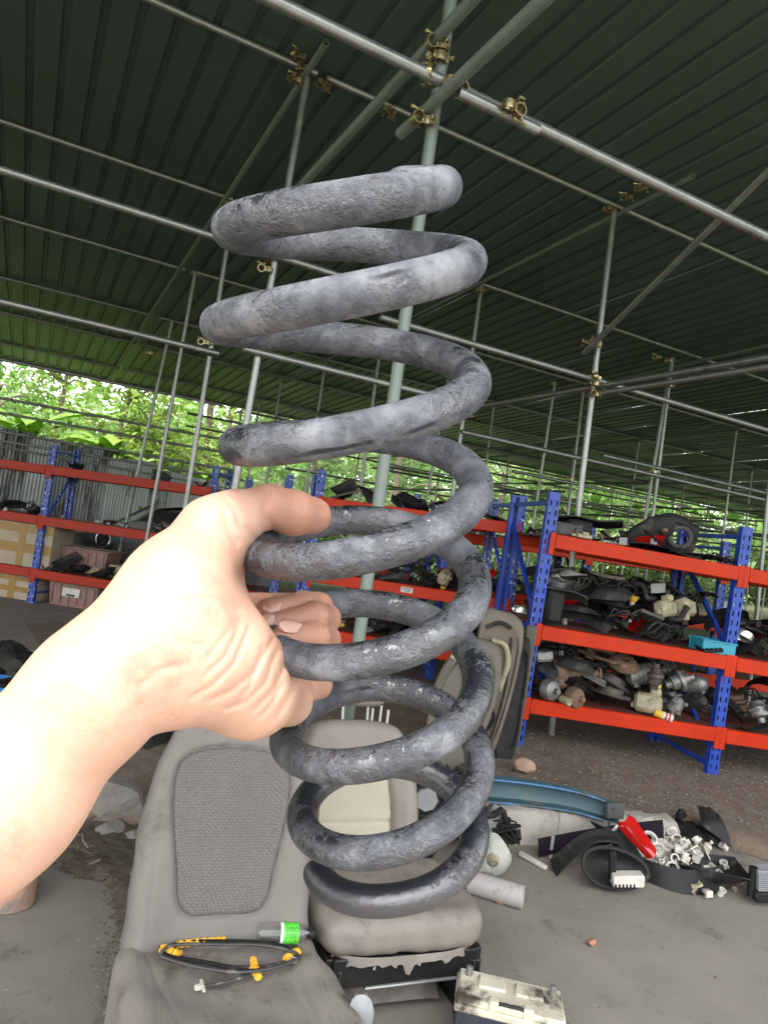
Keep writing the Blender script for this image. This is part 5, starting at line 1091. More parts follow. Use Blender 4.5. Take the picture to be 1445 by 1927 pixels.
# ================================================================ dark junk between the leather seat and the kerb
heap(flo(745, 1640), kd, kn, .55, .75, [('cover', 4), ('box', 3), ('hose', 3), ('trim', 2), ('lamp', 1), ('loom', 2), ('pump', 1)], 34, 'in the pile beside the leather seat', 310, hmax=.34, tiltmax=.9)
en = thing('throttle_body', 'dark casting with an octagonal grey plate beside the leather seat', 'casting', flo(800, 1600)); c = P(802, 1505, 3.02)
mb = MB(); mb.lathe([(.03, .05), (.075, .045), (.09, .0), (.10, -.05), (.05, -.09), (0, -.09)], 16, c + FW * .05, -FW); mb.box(c + FW * .09 - UP * .10, (.16, .12, .14), (RT, FW, UP), .02); part(mb, 'casting', M_dust, en)
mb = MB(); mb.lathe([(0, .004), (.048, .004), (.05, 0), (.05, -.012)], 8, c - FW * .005, -FW); part(mb, 'plate', M_greyp, en)
mb = MB(); mb.tube([c + RT * .068 * math.cos(q) * (1 + .1 * math.cos(3 * q)) + UP * .072 * math.sin(q) for q in np.linspace(0, 6.283, 25)[:-1]], .010, 8, closed=True); part(mb, 'gasket', M_rub, en)
mb = MB(); mb.box(P(793, 1634, 2.86), (.032, .02, .058), (RT, FW, UP), .003); solo(mb, 'orange_reflector', mat('orange_reflector', (.72, .24, .05), (.55, .17, .03), 9, .35), 'small orange rectangular reflector among the dark parts', 'reflector')
mb = MB(); mb.box(P(793, 1640, 2.93), (.10, .11, .10), (RT, FW, UP), .01); mb.box(P(793, 1660, 2.95), (.16, .16, .12), (RT, FW, UP), .012); solo(mb, 'relay_box', M_dark, 'black relay box carrying the orange reflector', 'control box')
# rods and scrap behind the head rest
for k, (x, y0, y1, r_) in enumerate(((702, 1333, 1367, .0055), (718, 1328, 1370, .0055), (731, 1336, 1372, .006))):
    a = P(x, y0, 3.35); b = P(x - 2, y1 + 25, 3.35); mb = MB(); mb.tube([a, b - bz * (b[2] - .0)], r_, 8); solo(mb, 'thin_rod', M_white, 'thin pale rod standing upright behind the leather head rest', 'rod', group='pale rods behind the head rest')
heap(flo(560, 1500), kd, kn, .6, .5, [('rod', 2), ('bracket', 3), ('bit', 1), ('cover', 2), ('pump', 1)], 22, 'on the floor behind the leather seat', 312, hmax=.2)
# ================================================================ door cards leaning by the rack
def doorcard(px, D, m, name, label, cat, hole=None, th=.02, lean=.08, trim=None):
    """panel whose outline is given by picture points on a leaning plane; stands on the dirt"""
    pts = [P(x, y, D - lean * (y - 1200) / 200) for x, y in px]; nrm_ = nrm(np.cross(pts[1] - pts[0], pts[2] - pts[0])); n_ = len(pts); c = np.mean(pts, axis=0); mb = MB(); rings = []
    for s_, o in ((1, 0), (.97, -1), (.80, -1.5), (.74, -.6), (.4, -.9), (.05, -1.0)): rings.append([c + (q - c) * s_ - FW * (-o) * th for q in pts])
    back = [q + FW * th * .6 for q in pts]; vs = back + [q for r_ in rings for q in r_]; fs = [tuple(range(n_))]
    for k in range(len(rings)):
        for i in range(n_): fs.append((k * n_ + i, k * n_ + (i + 1) % n_, (k + 1) * n_ + (i + 1) % n_, (k + 1) * n_ + i))
    fs.append(tuple(len(rings) * n_ + i for i in range(n_))); mb.add(vs, fs); rt_ = thing(name, label, cat, (c[0], c[1], 0)); pn = part(mb, 'panel', m, rt_, 50)
    if trim:
        for tpx, r_, mt in trim:
            mb = MB(); mb.tube(path([P(x, y, D - lean * (y - 1200) / 200 - th * 2.1) for x, y in tpx], 5), r_, 8); part(mb, 'arm_rest', mt, rt_)
    return rt_
sp_ = lambda p: [(float(a), float(b)) for a, b in smoothpoly(p, 4)]
doorcard(sp_([(905, 1160), (945, 1150), (978, 1165), (985, 1200), (968, 1290), (940, 1385), (915, 1440), (880, 1440), (890, 1330)]), 5.0, M_tan, 'door_card', 'tan door card leaning against the blue rack upright', 'door card', trim=[([(925, 1205), (950, 1215), (955, 1250), (938, 1300)], .02, M_yell), ([(915, 1180), (940, 1172), (962, 1182)], .014, M_dust), ([(962, 1200), (952, 1290), (930, 1370), (915, 1410)], .008, M_dust), ([(905, 1340), (920, 1330), (930, 1350), (915, 1375), (903, 1365), (905, 1342)], .010, M_dust)])
doorcard(sp_([(830, 1260), (880, 1205), (930, 1210), (945, 1250), (930, 1330), (890, 1420), (840, 1450), (800, 1440), (805, 1340)]), 4.72, mat('door_card_olive', (.115, .105, .076), (.075, .068, .050), 5, .6, spot=(.08, .07, .055), sscale=6, sthr=.6), 'door_card', 'olive brown door card with a pale arm rest, behind the coil', 'door card', trim=[([(848, 1235), (872, 1250), (880, 1300), (868, 1350)], .018, M_yell), ([(900, 1250), (915, 1300), (900, 1350)], .012, M_dust), ([(830, 1360), (850, 1345), (868, 1365), (850, 1400), (830, 1395), (829, 1364)], .011, M_dust), ([(820, 1290), (850, 1250), (890, 1222)], .008, M_tan)])
doorcard(sp_([(958, 1215), (985, 1200), (998, 1215), (985, 1320), (965, 1425), (930, 1445), (928, 1380)]), 5.12, M_dust, 'door_card', 'dusty black door panel squeezed between tan card and post', 'door card')
a = P(1001, 1178, 5.22); b = P(962, 1424, 5.30); mb = MB(); mb.beam(a, b - bz * max(0, b[2] - .0), .075, .05, (0, 1, 0), .006); solo(mb, 'timber_post', mat('old_timber', (.13, .12, .105), (.07, .064, .056), 6, .9, bump=.5, bscale=40, stretch=(6, 6, .6)), 'grey weathered timber post leaning beside the blue upright', 'post')
# ================================================================ feature parts on the parts rack
xr = nrm(bayR); yr = nrm(depR)
def onshelf(x, lvl, dy, dz=0):
    """shelf point under picture column x at shelf level lvl, dy metres in from the front"""
    z = LV[lvl] + .053; best = min(np.linspace(-.1, 1.6, 400), key=lambda t: abs(proj(RB + bayR * t + yr * dy + upR * z)[0] - x)); return RB + bayR * best + yr * dy + upR * (z + dz)
bm_ = thing('bumper_cover', 'big dark bumper cover with a round hole and red reflector on rack top', 'bumper', onshelf(1240, 2, .3))
c = onshelf(1250, 2, .28, .17); rows = []
for i in range(20):
    t = i / 19; x = -.34 + .62 * t; top = .22 * math.sin(min(1, t * 1.15) * 2.4) ** .8 - .04; rows.append([c + xr * (x + .02 * s_) + upR * (-.17 + (top + .17) * s_) + yr * (-.14 * math.sin(s_ * 2.2) * math.sin(.4 + t * 2.4) + .1) for s_ in np.linspace(0, 1, 10)])
g = np.array(rows); vs = g.reshape(-1, 3); fs = []
for i in range(19):
    for j in range(9):
        if 11 <= i <= 15 and 2 <= j <= 6: continue
        fs.append((i * 10 + j, (i + 1) * 10 + j, (i + 1) * 10 + j + 1, i * 10 + j + 1))
mb = MB(); mb.add(vs, fs); o = part(mb, 'cover', M_dust, bm_); o.modifiers.new('thick', 'SOLIDIFY').thickness = .012
hc = g[11:17, 2:8].mean((0, 1)); R_h = .5 * np.linalg.norm(g[16, 4] - g[11, 4])
mb = MB(); ringp = []
for q in np.linspace(0, 6.283, 25)[:-1]: ringp.append(hc + xr * R_h * 1.08 * math.cos(q) + upR * R_h * .98 * math.sin(q))
mb.tube(ringp, .022, 8, closed=True); part(mb, 'hole_rim', M_trim, bm_)
rows = [[g[2 + i, 2] * (1 - s_) + g[2 + i, 4] * s_ - yr * .02 for s_ in (0, .5, 1)] for i in range(8)]; mb = MB(); mb.shell(rows, .012); part(mb, 'reflector', M_redp, bm_)
rows = [[onshelf(1165 + 225 * t, 2, .02 + .22 * s_, .02 + .035 * math.sin(t * 3) * (1 - s_) + .015 * math.sin(9 * t)) for s_ in (0, .3, .6, 1)] for t in np.linspace(0, 1, 22)]
mb = MB(); mb.shell(rows, .008); solo(mb, 'bumper_skirt', M_rub, 'long limp black bumper skirt under the big bumper cover', 'bumper')
rows = [[onshelf(1045 + 120 * t, 2, .25 + .4 * s_, .16 + .05 * t - .03 * s_ + .012 * math.sin(7 * t)) for s_ in (0, .5, 1)] for t in np.linspace(0, 1, 9)]; mb = MB(); mb.shell(rows, .012); mb.box(onshelf(1080, 2, .35, .08), (.2, .2, .16), (xr, yr, upR), .02); solo(mb, 'parcel_shelf', M_dust, 'flat black parcel shelf on a block at rack top beside upright', 'panel')
mb = MB(); c = onshelf(1060, 2, .05, .055); mb.box(c, (.28, .05, .10), (xr, yr, upR), .012); mb.box(c + xr * .1 - yr * .02, (.06, .04, .05), (xr, yr, upR), .008); mb.box(c - xr * .09 - yr * .02, (.09, .03, .06), (xr, yr, upR), .008); solo(mb, 'lamp_carrier', M_trim, 'grey rectangular lamp carrier on the top shelf edge', 'lamp carrier')
mb = MB(); c = onshelf(1095, 2, -.02, .02); mb.box(c, (.12, .09, .03), (xr, yr, upR), .005); mb.box(c + upR * .02 + xr * .02, (.05, .03, .03), (xr, yr, upR), .004); mb.box(c - xr * .07, (.04, .04, .02), (xr, yr, upR), .004); solo(mb, 'cream_latch', M_yell, 'cream coloured plastic latch on the top beam', 'latch')
# axle housing on bottom shelf
ax_ = thing('axle_housing', 'rusty brown differential housing with a long axle tube on bottom shelf', 'axle', onshelf(1050, 0, .12)); c = onshelf(1042, 0, .16, .21)
mb = MB(); mb.lathe([(0, .09), (.05, .085), (.085, .05), (.095, 0), (.085, -.05), (.05, -.09), (0, -.10)], 18, c, nrm(yr + .3 * xr)); mb.lathe([(.055, 0), (.05, .05), (.03, .10), (.032, .13), (.045, .135), (.045, .15), (0, .15)], 14, c, -yr * .7 - upR * .7); mb.box(c - upR * .15, (.14, .12, .14), (xr, yr, upR), .03); part(mb, 'casing', M_rust, ax_)
mb = MB(); e = c + xr * .33 + upR * .03; mb.tube([c + xr * .05, c + xr * .2 + upR * .02, e], [.042, .030, .027], 12); mb.lathe([(.05, -.008), (.052, 0), (.05, .008), (0, .008)], 14, e, xr); part(mb, 'axle_tube', M_rust, ax_)
for x, dz, m_, nm in ((1030, .085, M_alu, 'silver'), (1078, .055, M_rust, 'rusty')):
    c = onshelf(x, 0, .0, dz); mb = MB(); d_ = nrm(-yr + .5 * xr + .1 * upR); mb.lathe([(0, .09), (.022, .09), (.024, .06), (.05, .055), (.075, .04), (.085, 0), (.08, -.03), (.05, -.05), (0, -.05)], 20, c, d_); h_ = solo(mb, 'wheel_hub', m_, nm + ' wheel hub facing out on the bottom shelf under the axle housing', 'wheel hub')
c = onshelf(1062, 0, -.03, .03); mb = MB(); mb.lathe([(0, .05), (.028, .05), (.03, .03), (.03, -.04), (0, -.045)], 16, c, nrm(-yr + .3 * xr)); solo(mb, 'yellow_cap_can', M_yell, 'small pale can between two hubs on the bottom shelf', 'can')
# teal tray with bits, yellow and red can, yellow funnel
M_tealp = mat('teal_plastic', (.02, .26, .36), (.015, .19, .27), 6, .4)
def tray(c, xd, yd, L, W, H, m, name, label, cat, th=.006):
    t = thing(name, label, cat, c); zz = np.cross(xd, yd); mb = MB(); mb.box(c + zz * th / 2, (L - .012, W - .012, th), (xd, yd, zz)); part(mb, 'bottom', m, t)
    for sg in (-1, 1):
        mb = MB(); mb.box(c + yd * sg * W / 2 + zz * H / 2, (L + .01, th, H), (xd, nrm(yd + zz * .0), zz), .002); part(mb, 'side', m, t); mb = MB(); mb.box(c + xd * sg * L / 2 + zz * H / 2, (th, W - .014, H - .002), (xd, yd, zz), .002); part(mb, 'side', m, t)
    for sg in (-1, 1): 
        mb = MB(); mb.box(c + yd * sg * (W / 2 + .007) + zz * (H - .008), (L + .03, .010, .012), (xd, yd, zz), .002); part(mb, 'rim', m, t)
    return t
c = onshelf(1338, 1, .09, .002); tray(c, xr, yr, .26, .18, .10, M_tealp, 'plastic_tray', 'teal plastic tray of small fittings on the middle shelf', 'tray')
heap(c - xr * .11 - yr * .07 + upR * .008, xr, yr, .22, .14, [('bit', 3), ('box', 1), ('ring', 1)], 14, 'in the teal tray', 320, scale=(.5, 1.0), hmax=.18, cell=.01, over=0)
c = onshelf(1243, 0, -.01, .032); mb = MB(); cn = thing('spray_can', 'yellow capped small can with red and white label on bottom beam', 'can', c); d_ = nrm(xr * .9 - upR * .15 - yr * .3); mb.lathe([(0, -.05), (.028, -.05), (.030, -.044), (.030, .01), (.028, .012)], 18, c, d_); part(mb, 'cap', M_capy, cn)
mb = MB(); mb.lathe([(.0305, .01), (.031, .012), (.031, .085), (.026, .09), (0, .09)], 18, c, d_); wl = part(mb, 'body', M_white, cn)
for k in (0.03, .055): mb = MB(); mb.lathe([(.0312, k), (.0318, k), (.0318, k + .012), (.0312, k + .012)], 18, c, d_); part(mb, 'red_band', M_redp, wl)
c = onshelf(1180, 1, .22, .28); fn = thing('oil_funnel', 'yellow and white plastic funnel standing among parts on middle shelf', 'funnel', c); mb = MB(); mb.lathe([(.012, -.16), (.016, -.04), (.02, .0), (.017, 0), (.010, -.16)], 14, c); part(mb, 'spout', M_white, fn); mb = MB(); mb.lathe([(.02, 0), (.045, .03), (.05, .05), (.046, .05), (.018, .004)], 16, c); part(mb, 'cup', M_capy, fn)
c = onshelf(1035, 1, .10, .32); mb = MB(); mb.lathe([(.05, 0), (.075, .0), (.08, .02), (.078, .055), (.06, .06), (.055, .05), (.055, .0)], 26, c, nrm(upR - .4 * yr)); sh_ = thing('air_filter_housing', 'bright silver ring on a black housing at the middle shelf upright', 'housing', c); part(mb, 'silver_ring', M_chrome, sh_); mb = MB(); mb.box(c - upR * .03, (.22, .16, .02), (xr, yr, upR), .004); mb.box(c - upR * .17, (.14, .12, .26), (xr, yr, upR), .03); part(mb, 'box', M_dust, sh_)
# ================================================================ left rack: boxes, crates, black car
M_card = mat('cardboard', (.36, .28, .17), (.27, .20, .12), 5, .85, bump=.1, bscale=60, spot=(.20, .14, .085), sscale=4, sthr=.62); M_ptape = mat('brown_tape', (.30, .175, .035), (.22, .13, .03), 6, .3); M_cardp = mat('cardboard_pale', (.40, .34, .25), (.31, .26, .19), 6, .85, spot=(.3, .24, .17), sscale=5, sthr=.63)
M_crate = mat('pink_brown_plastic', (.28, .165, .135), (.19, .11, .095), 6, .6, spot=(.12, .09, .08), sscale=6, sthr=.6)
xl = nrm(bayL); yl = nrm(depL)
def lpt(x, D, z): q = P(x, 1000, D); k = (x - CX) / f; return np.array([q[0], q[1], z])
def carton(x0, x1, D, z0, z1, label, pale=False, taped=True, dp=.5):
    a = lpt(x0, D, z0); b = lpt(x1, D, z0); w_ = np.linalg.norm(b - a); c = (a + b) / 2 + yl * dp / 2; t = thing('cardboard_box', label, 'box', (c[0], c[1], z0)); h = z1 - z0; zz = np.array([0, 0, 1.0])
    mb = MB(); mb.box((c[0], c[1], z0 + h / 2), (w_, dp, h), (xl, yl, zz), .006); part(mb, 'box', M_cardp if (pale or taped) else M_card, t)
    for sg in (-1, 1):
        mb = MB(); mb.box(np.array([c[0], c[1], z1 + .004]) + yl * sg * dp * .25, (w_ - .01, dp * .48, .006), (xl, nrm(yl + zz * .06 * sg), zz)); part(mb, 'flap', M_card, t)
    if taped:
        fp = np.array([c[0], c[1], z0 + h / 2]) - yl * (dp / 2 + .002)
        for z_, hh in ((h * .36, h * .18), (-h * .08, h * .22)): mb = MB(); mb.box(fp + zz * z_, (w_ + .004, .002, hh), (xl, yl, zz)); part(mb, 'tape', M_ptape, t)
        mb = MB(); mb.box(fp + xl * w_ * .08 - yl * .003, (.09, .002, h * .98), (xl, yl, zz)); part(mb, 'tape', M_ptape, t)
    return t
zd0 = .38 + .056
carton(-40, 106, 9.32, zd0, 1.00, 'big taped cardboard box on the low shelf of the zinc fence rack')
carton(-30, 88, 9.35, .002, .31, 'flat taped cardboard box on the floor under the low shelf', dp=.45)
carton(205, 250, 9.4, .002, .24, 'small plain cardboard box on the floor beside the pinkish crate', taped=False, dp=.3)
carton(214, 262, 9.42, zd0, zd0 + .16, 'pale small cardboard box on the low shelf by the mudguards', True, False, .3)
def crate(x0, x1, D, z0, h, label, sticker):
    a = lpt(x0, D, z0); b = lpt(x1, D, z0); w_ = np.linalg.norm(b - a); c = (a + b) / 2 + yl * .2; t = thing('plastic_crate', label, 'crate', (c[0], c[1], z0)); zz = np.array([0, 0, 1.0])
    mb = MB(); mb.add([np.array([c[0], c[1], 0]) + xl * x * w_ / 2 * s_ + yl * y * .2 * s_ + zz * z_ for z_, s_ in ((z0, .9), (z0 + h, 1.0)) for x, y in ((-1, -1), (1, -1), (1, 1), (-1, 1))], [(0, 1, 2, 3), (4, 5, 6, 7), (0, 1, 5, 4), (1, 2, 6, 5), (2, 3, 7, 6), (3, 0, 4, 7)]); part(mb, 'tub', M_crate, t)
    mb = MB(); mb.box((c[0], c[1], z0 + h + .012), (w_ + .05, .45, .03), (xl, yl, zz), .01); part(mb, 'lid_rim', M_crate, t)
    for k in range(6): mb = MB(); mb.box(np.array([c[0], c[1], z0 + h * .5]) + xl * w_ * (-.42 + .168 * k) - yl * .205, (.018, .014, h * .8), (xl, yl, zz), .003); part(mb, 'rib', M_crate, t)
    if sticker:
        q = np.array([c[0], c[1], z0 + h * .62]) - yl * .215 - xl * .02; mb = MB(); mb.box(q, (.24, .004, .11), (xl, yl, zz), .001); s_ = part(mb, 'paper_label', M_white, t)
        mb = MB(); mb.box(q - zz * .035 - yl * .003, (.12, .003, .025), (xl, yl, zz)); part(mb, 'print', M_ink, s_)
crate(105, 205, 9.3, .002, .30, 'pinkish brown plastic crate with a torn white paper label on floor', True); crate(118, 212, 9.45, zd0 + .1, .20, 'pinkish brown plastic crate above the black parts on the low shelf', False)
mb = MB(); a = lpt(118, 9.45, zd0); b = lpt(212, 9.45, zd0); c = (a + b) / 2 + yl * .2; mb.box((c[0], c[1], zd0 + .052), (.55, .3, .096), (xl, yl, (0, 0, 1)), .01); solo(mb, 'flat_carton', M_card, 'flat brown carton under the upper pinkish crate', 'box')
# black car parked behind the left rack
car = thing('black_car', 'dusty black car parked behind the rack by the zinc fence', 'car', lpt(400, 11.6, 0)); cx_ = nrm((1, .10, 0)); co = lpt(185, 11.4, 0) - cx_ * .95; cyv = np.array([-cx_[1], cx_[0], 0]); zz = np.array([0, 0, 1.0])
M_carb = mat('car_black_paint', (.010, .010, .011), (.006, .006, .007), 6, .3, spot=(.05, .048, .044), sscale=3, sthr=.58)
body = [(0.05, .30), (.0, .55), (.06, .72), (.35, .86), (1.05, .94), (1.75, 1.40), (2.1, 1.47), (3.0, 1.45), (3.55, 1.15), (3.85, .95), (3.9, .5), (3.8, .28)]
def carpt(x, y, z): return co + cx_ * x + cyv * y + zz * z
secs = [(0.0, .86), (.10, 1.0), (.8, 1.0), (1.5, 1.0), (1.6, .86)]
mb = MB(); n_ = len(body); vs = []
for y_, s_ in secs: vs += [carpt(1.95 + (x - 1.95) * (s_ ** .4), y_ + (.16 if z > 1.0 else 0) * (1 - y_ / .8), .28 + (z - .28) * s_ ** .3) for x, z in body]
fs = [tuple(range(n_)), tuple((len(secs) - 1) * n_ + i for i in range(n_))] + [(k * n_ + i, k * n_ + (i + 1) % n_, (k + 1) * n_ + (i + 1) % n_, (k + 1) * n_ + i) for k in range(len(secs) - 1) for i in range(n_)]
mb.add(vs, fs); part(mb, 'body', M_carb, car, 30)
M_win = mat('car_glass', (.03, .035, .035), (.02, .025, .025), 3, .08)
for poly in ([(1.25, .98), (1.80, 1.36), (2.30, 1.40), (2.30, .98)], [(2.38, .98), (2.38, 1.40), (2.95, 1.38), (3.35, 1.05), (3.3, .98)]):
    mb = MB(); mb.prism(poly, 0, .01, lambda x, y, z: carpt(x, .10 - .035 - z + (.0 if y < 1.1 else .075), y)); wn = part(mb, 'window', M_win, car)
    mb = MB(); mb.tube([carpt(x, .06 + (.0 if y < 1.1 else .075), y) for x, y in poly], .014, 6, closed=True); part(mb, 'frame', M_trim, wn)
mb = MB(); mb.prism([(1.0, .96), (1.08, .98), (1.72, 1.40), (1.66, 1.41)], .1, .14, lambda x, y, z: carpt(x - .02, z, y + .02)); part(mb, 'windscreen_pillar', M_trim, car)
for x in (.72, 3.1):
    mb = MB(); mb.lathe([(.20, -.09), (.29, -.09), (.315, -.06), (.315, .06), (.29, .09), (.20, .09)], 24, carpt(x, .10, .315), cyv); w_ = part(mb, 'wheel', M_rub, car)
    mb = MB(); mb.lathe([(.0, .04), (.05, .05), (.08, .02), (.17, .03), (.20, .07)], 20, carpt(x, .05, .315), -cyv); part(mb, 'rim', M_alu, w_)
mb = MB(); mb.lathe([(0, .02), (.08, .015), (.11, 0), (.115, -.03)], 18, carpt(1.05, -.02, .80), -cyv); hh = part(mb, 'fog_lamp', M_dust, car); mb = MB(); mb.tube([carpt(1.05 + .11 * math.cos(q), -.03, .80 + .13 * math.sin(q)) for q in np.linspace(0, 6.283, 19)[:-1]], .012, 6, closed=True); part(mb, 'chrome_ring', M_chrome, hh)
# floor tray, box and bags by the arm
ct = flo(25, 1325); M_bluep = mat('blue_plastic', (.025, .17, .42), (.018, .12, .31), 6, .4)
tray(np.array([ct[0], ct[1], .003]), np.array([1.0, 0, 0]), np.array([0, 1.0, 0]), .46, .32, .14, M_bluep, 'plastic_tray', 'blue plastic tray of black parts on the floor above the arm', 'tray')
heap(np.array([ct[0] - .20, ct[1] - .13, .012]), (1, 0, 0), (0, 1, 0), .40, .26, [('cover', 3), ('hose', 2), ('box', 2)], 12, 'in the blue floor tray', 330, hmax=.2, over=0, scale=(.6, .9))
heap(flo(-60, 1275), (1, 0, 0), (0, 1, 0), .62, .5, [('cover', 4), ('liner', 1), ('mirror', 2), ('box', 2), ('lamp', 1)], 20, 'on the floor behind the blue tray', 331, hmax=.3)
cb = flo(92, 1305); t = thing('cardboard_box', 'small pale open cardboard box on the floor beside the blue tray', 'box', cb); mb = MB(); mb.box(cb + (0, .12, .095), (.27, .24, .19), None, .004); part(mb, 'box', M_cardp, t); mb = MB(); mb.box(cb + (0, -.004, .195), (.27, .006, .012)); part(mb, 'rim', M_card, t)
heap(flo(250, 1432), (1, 0, 0), (0, 1, 0), .8, .6, [('trim', 3), ('cover', 4), ('hose', 2), ('box', 1), ('grille', 2)], 26, 'on the floor behind the grey seat', 332, hmax=.3)
# clay drum, rubble and roots at the left
cl = flo(18, 1700); mb = MB(); mb.lathe([(0, .0), (.078, 0), (.084, .006), (.083, .15), (.085, .24), (.074, .245), (.070, .22), (.070, .02), (0, .02)], 28, cl); solo(mb, 'clay_pot', mat('clay_dirty', (.42, .25, .16), (.30, .20, .14), 7, .9, bump=.3, bscale=50, spot=(.17, .15, .13), sscale=6, sthr=.56), 'dirty orange clay pot standing on the floor below the forearm', 'pot', cl)
M_rock = mat('rubble', (.20, .19, .165), (.115, .108, .094), 9, .95, bump=.7, bscale=45, spot=(.14, .12, .095), sscale=6, sthr=.58)
for k, (x, y, s_, sq) in enumerate(((222, 1545, .14, (1.2, .9, .8)), (205, 1575, .06, (1.1, 1, .7)), (255, 1590, .05, (1.2, 1, .7)), (170, 1500, .08, (1.3, 1, .6)), (240, 1500, .09, (1.2, .9, .6)))):
    chunk(flo(x, y), s_, M_rock, 'rubble_chunk', ('largest broken concrete chunk beside the grey seat', 'small rubble lump in front of the big chunk', 'small rubble lump touching the grey seat back', 'low rubble slab behind the dry roots', 'flat rubble lump behind the big chunk')[k], 'rubble', 40 + k, sq)
M_root = mat('dry_root', (.20, .15, .11), (.12, .09, .066), 9, .9); rr = np.random.RandomState(9); rt_ = thing('dry_roots', 'tangle of dry brown roots on the floor beside the rubble', 'roots', flo(215, 1625))
for k in range(34):
    x, y = rr.uniform(120, 262), rr.uniform(1570, 1650); a = flo(x, y, .01); L = rr.uniform(.06, .20); an = rr.uniform(0, 6.28); pts = [a]
    for j in range(4): an += rr.uniform(-.7, .7); pts.append(pts[-1] + np.array([math.cos(an) * L / 4, math.sin(an) * L / 4, rr.uniform(-.015, .022)]))
    for q in pts: q[2] = max(.004, q[2])
    mb = MB(); mb.tube(path(pts, 4), [rr.uniform(.0025, .006)] * 17, 5); part(mb, 'root', M_root, rt_)
# dirt heaped along the floor beside and behind the grey seat
def mound(name, pxs, m, hgt, seed, sub=26):
    r_ = np.random.RandomState(seed); pg = np.array([flo(x, y)[:2] for x, y in smoothpoly(pxs, 6)], np.float32); lo_, hi_ = pg.min(0), pg.max(0); st = .022; nx_, ny_ = ((hi_ - lo_) / st).astype(int) + 2
    X, Y = np.meshgrid(lo_[0] + st * np.arange(nx_), lo_[1] + st * np.arange(ny_), indexing='ij'); dd = poly2(X.astype(np.float32), Y.astype(np.float32), [tuple(q) for q in pg])
    nz = sum(np.sin(X * a + b) * np.sin(Y * c + d_) / k for k, (a, b, c, d_) in enumerate(r_.uniform(0, 1, (5, 4)) * np.array([60, 6, 60, 6]) + np.array([8, 0, 8, 0]), 1)); Z = np.clip(-dd / .09, 0, 1) ** .7 * hgt * (1 + .5 * nz * .5) + r_.uniform(-.003, .003, X.shape); mb = MB(); ok = dd < 0
    idx = -np.ones(X.shape, int); idx[ok] = np.arange(ok.sum()); fs = [(idx[i, j], idx[i + 1, j], idx[i + 1, j + 1], idx[i, j + 1]) for i in range(nx_ - 1) for j in range(ny_ - 1) if ok[i, j] and ok[i + 1, j] and ok[i, j + 1] and ok[i + 1, j + 1]]
    mb.add(np.stack([X[ok], Y[ok], np.maximum(Z[ok], .001) + .002], 1), fs); return struct(mb, name, m, 80)
M_soilb = mat('soil_brown', (.105, .078, .056), (.050, .038, .029), 16, .95, bump=.9, bscale=50, spot=(.14, .125, .10), sscale=14, sthr=.6)
mound('soil_strip', [(95, 1640), (120, 1560), (150, 1480), (250, 1420), (330, 1420), (330, 1560), (300, 1700), (268, 1860), (232, 1860), (212, 1740), (190, 1670)], M_soilb, .035, 8)
# uncountable chips, crumbs and dry leaves
def scatter(name, m, pts, smin_, smax_, flat, seed):
    r_ = np.random.RandomState(seed); mb = MB(); base = [(1, 0, -.4), (-.5, .85, -.4), (-.5, -.85, -.4), (.6, .5, .5), (-.7, .1, .5), (.4, -.6, .5)]
    fs = [(0, 1, 3), (1, 2, 4), (2, 0, 5), (3, 4, 5), (1, 4, 3), (2, 5, 4), (0, 3, 5), (0, 2, 1)]
    for p in pts:
        s_ = r_.uniform(smin_, smax_) * r_.choice((.6, 1, 1, 1.5)); a = r_.uniform(0, 6.28); ca, sa = math.cos(a), math.sin(a); k = r_.uniform(.7, 1.3, (6, 3))
        mb.add([(p[0] + s_ * (x * kk[0] * ca - y * kk[1] * sa), p[1] + s_ * (x * kk[0] * sa + y * kk[1] * ca), p[2] + s_ * flat * (z * kk[2] + .3)) for (x, y, z), kk in zip(base, k)], fs)
    return solo(mb, name, m, None, None, (0, 0, 0), None, 'stuff', 20, False)
def spread(n, fx, fy, r_): return [flo(fx(), fy()) for _ in range(n)]
r9 = np.random.RandomState(77)
pts = [flo(r9.normal(225, 18) + (1600 - y) * .03, y) for y in r9.uniform(1500, 1927, 1100)] + [flo(r9.uniform(0, 1400), r9.uniform(1640, 1920)) for _ in range(40)]
tag(scatter('floor_grit', mat('grit_brown', (.16, .12, .09), (.07, .055, .045), 40, .95), pts, .0018, .006, .5, 1), 'brown grit and crumbs along the side of the grey seat', 'grit')
pts = [flo(r9.normal(222, 26), y) for y in r9.uniform(1480, 1927, 130)] + [flo(r9.uniform(0, 1440), r9.uniform(1630, 1920)) for _ in range(22)]
tag(scatter('paint_flakes', mat('pale_flakes', (.36, .35, .31), (.22, .21, .18), 40, .8), pts, .0025, .007, .15, 2), 'pale chips and flakes scattered over the floor', 'flakes')
pts = []
for _ in range(5200):
    s_, t_ = r9.uniform(-1.6, 3.6), abs(r9.normal(0, 1.0)) + .14; q = K0 + kd * s_ + kn * t_; pts.append((q[0], q[1], dirt_z(q[0], q[1])))
tag(scatter('gravel', mat('gravel_grey', (.20, .188, .165), (.09, .083, .072), 25, .95), pts, .003, .011, .6, 3), 'grey gravel strewn over the dirt behind the kerb', 'gravel')
pts = []
for _ in range(700):
    s_, t_ = r9.uniform(-1.2, 3.2), r9.uniform(.14, 2.2); q = K0 + kd * s_ + kn * t_; pts.append((q[0], q[1], dirt_z(q[0], q[1]) + .003))
tag(scatter('dry_litter', mat('litter_tan', (.27, .18, .10), (.14, .10, .06), 25, .95), pts, .004, .016, .12, 4), 'tan dry leaf litter on the dirt behind the kerb', 'litter')
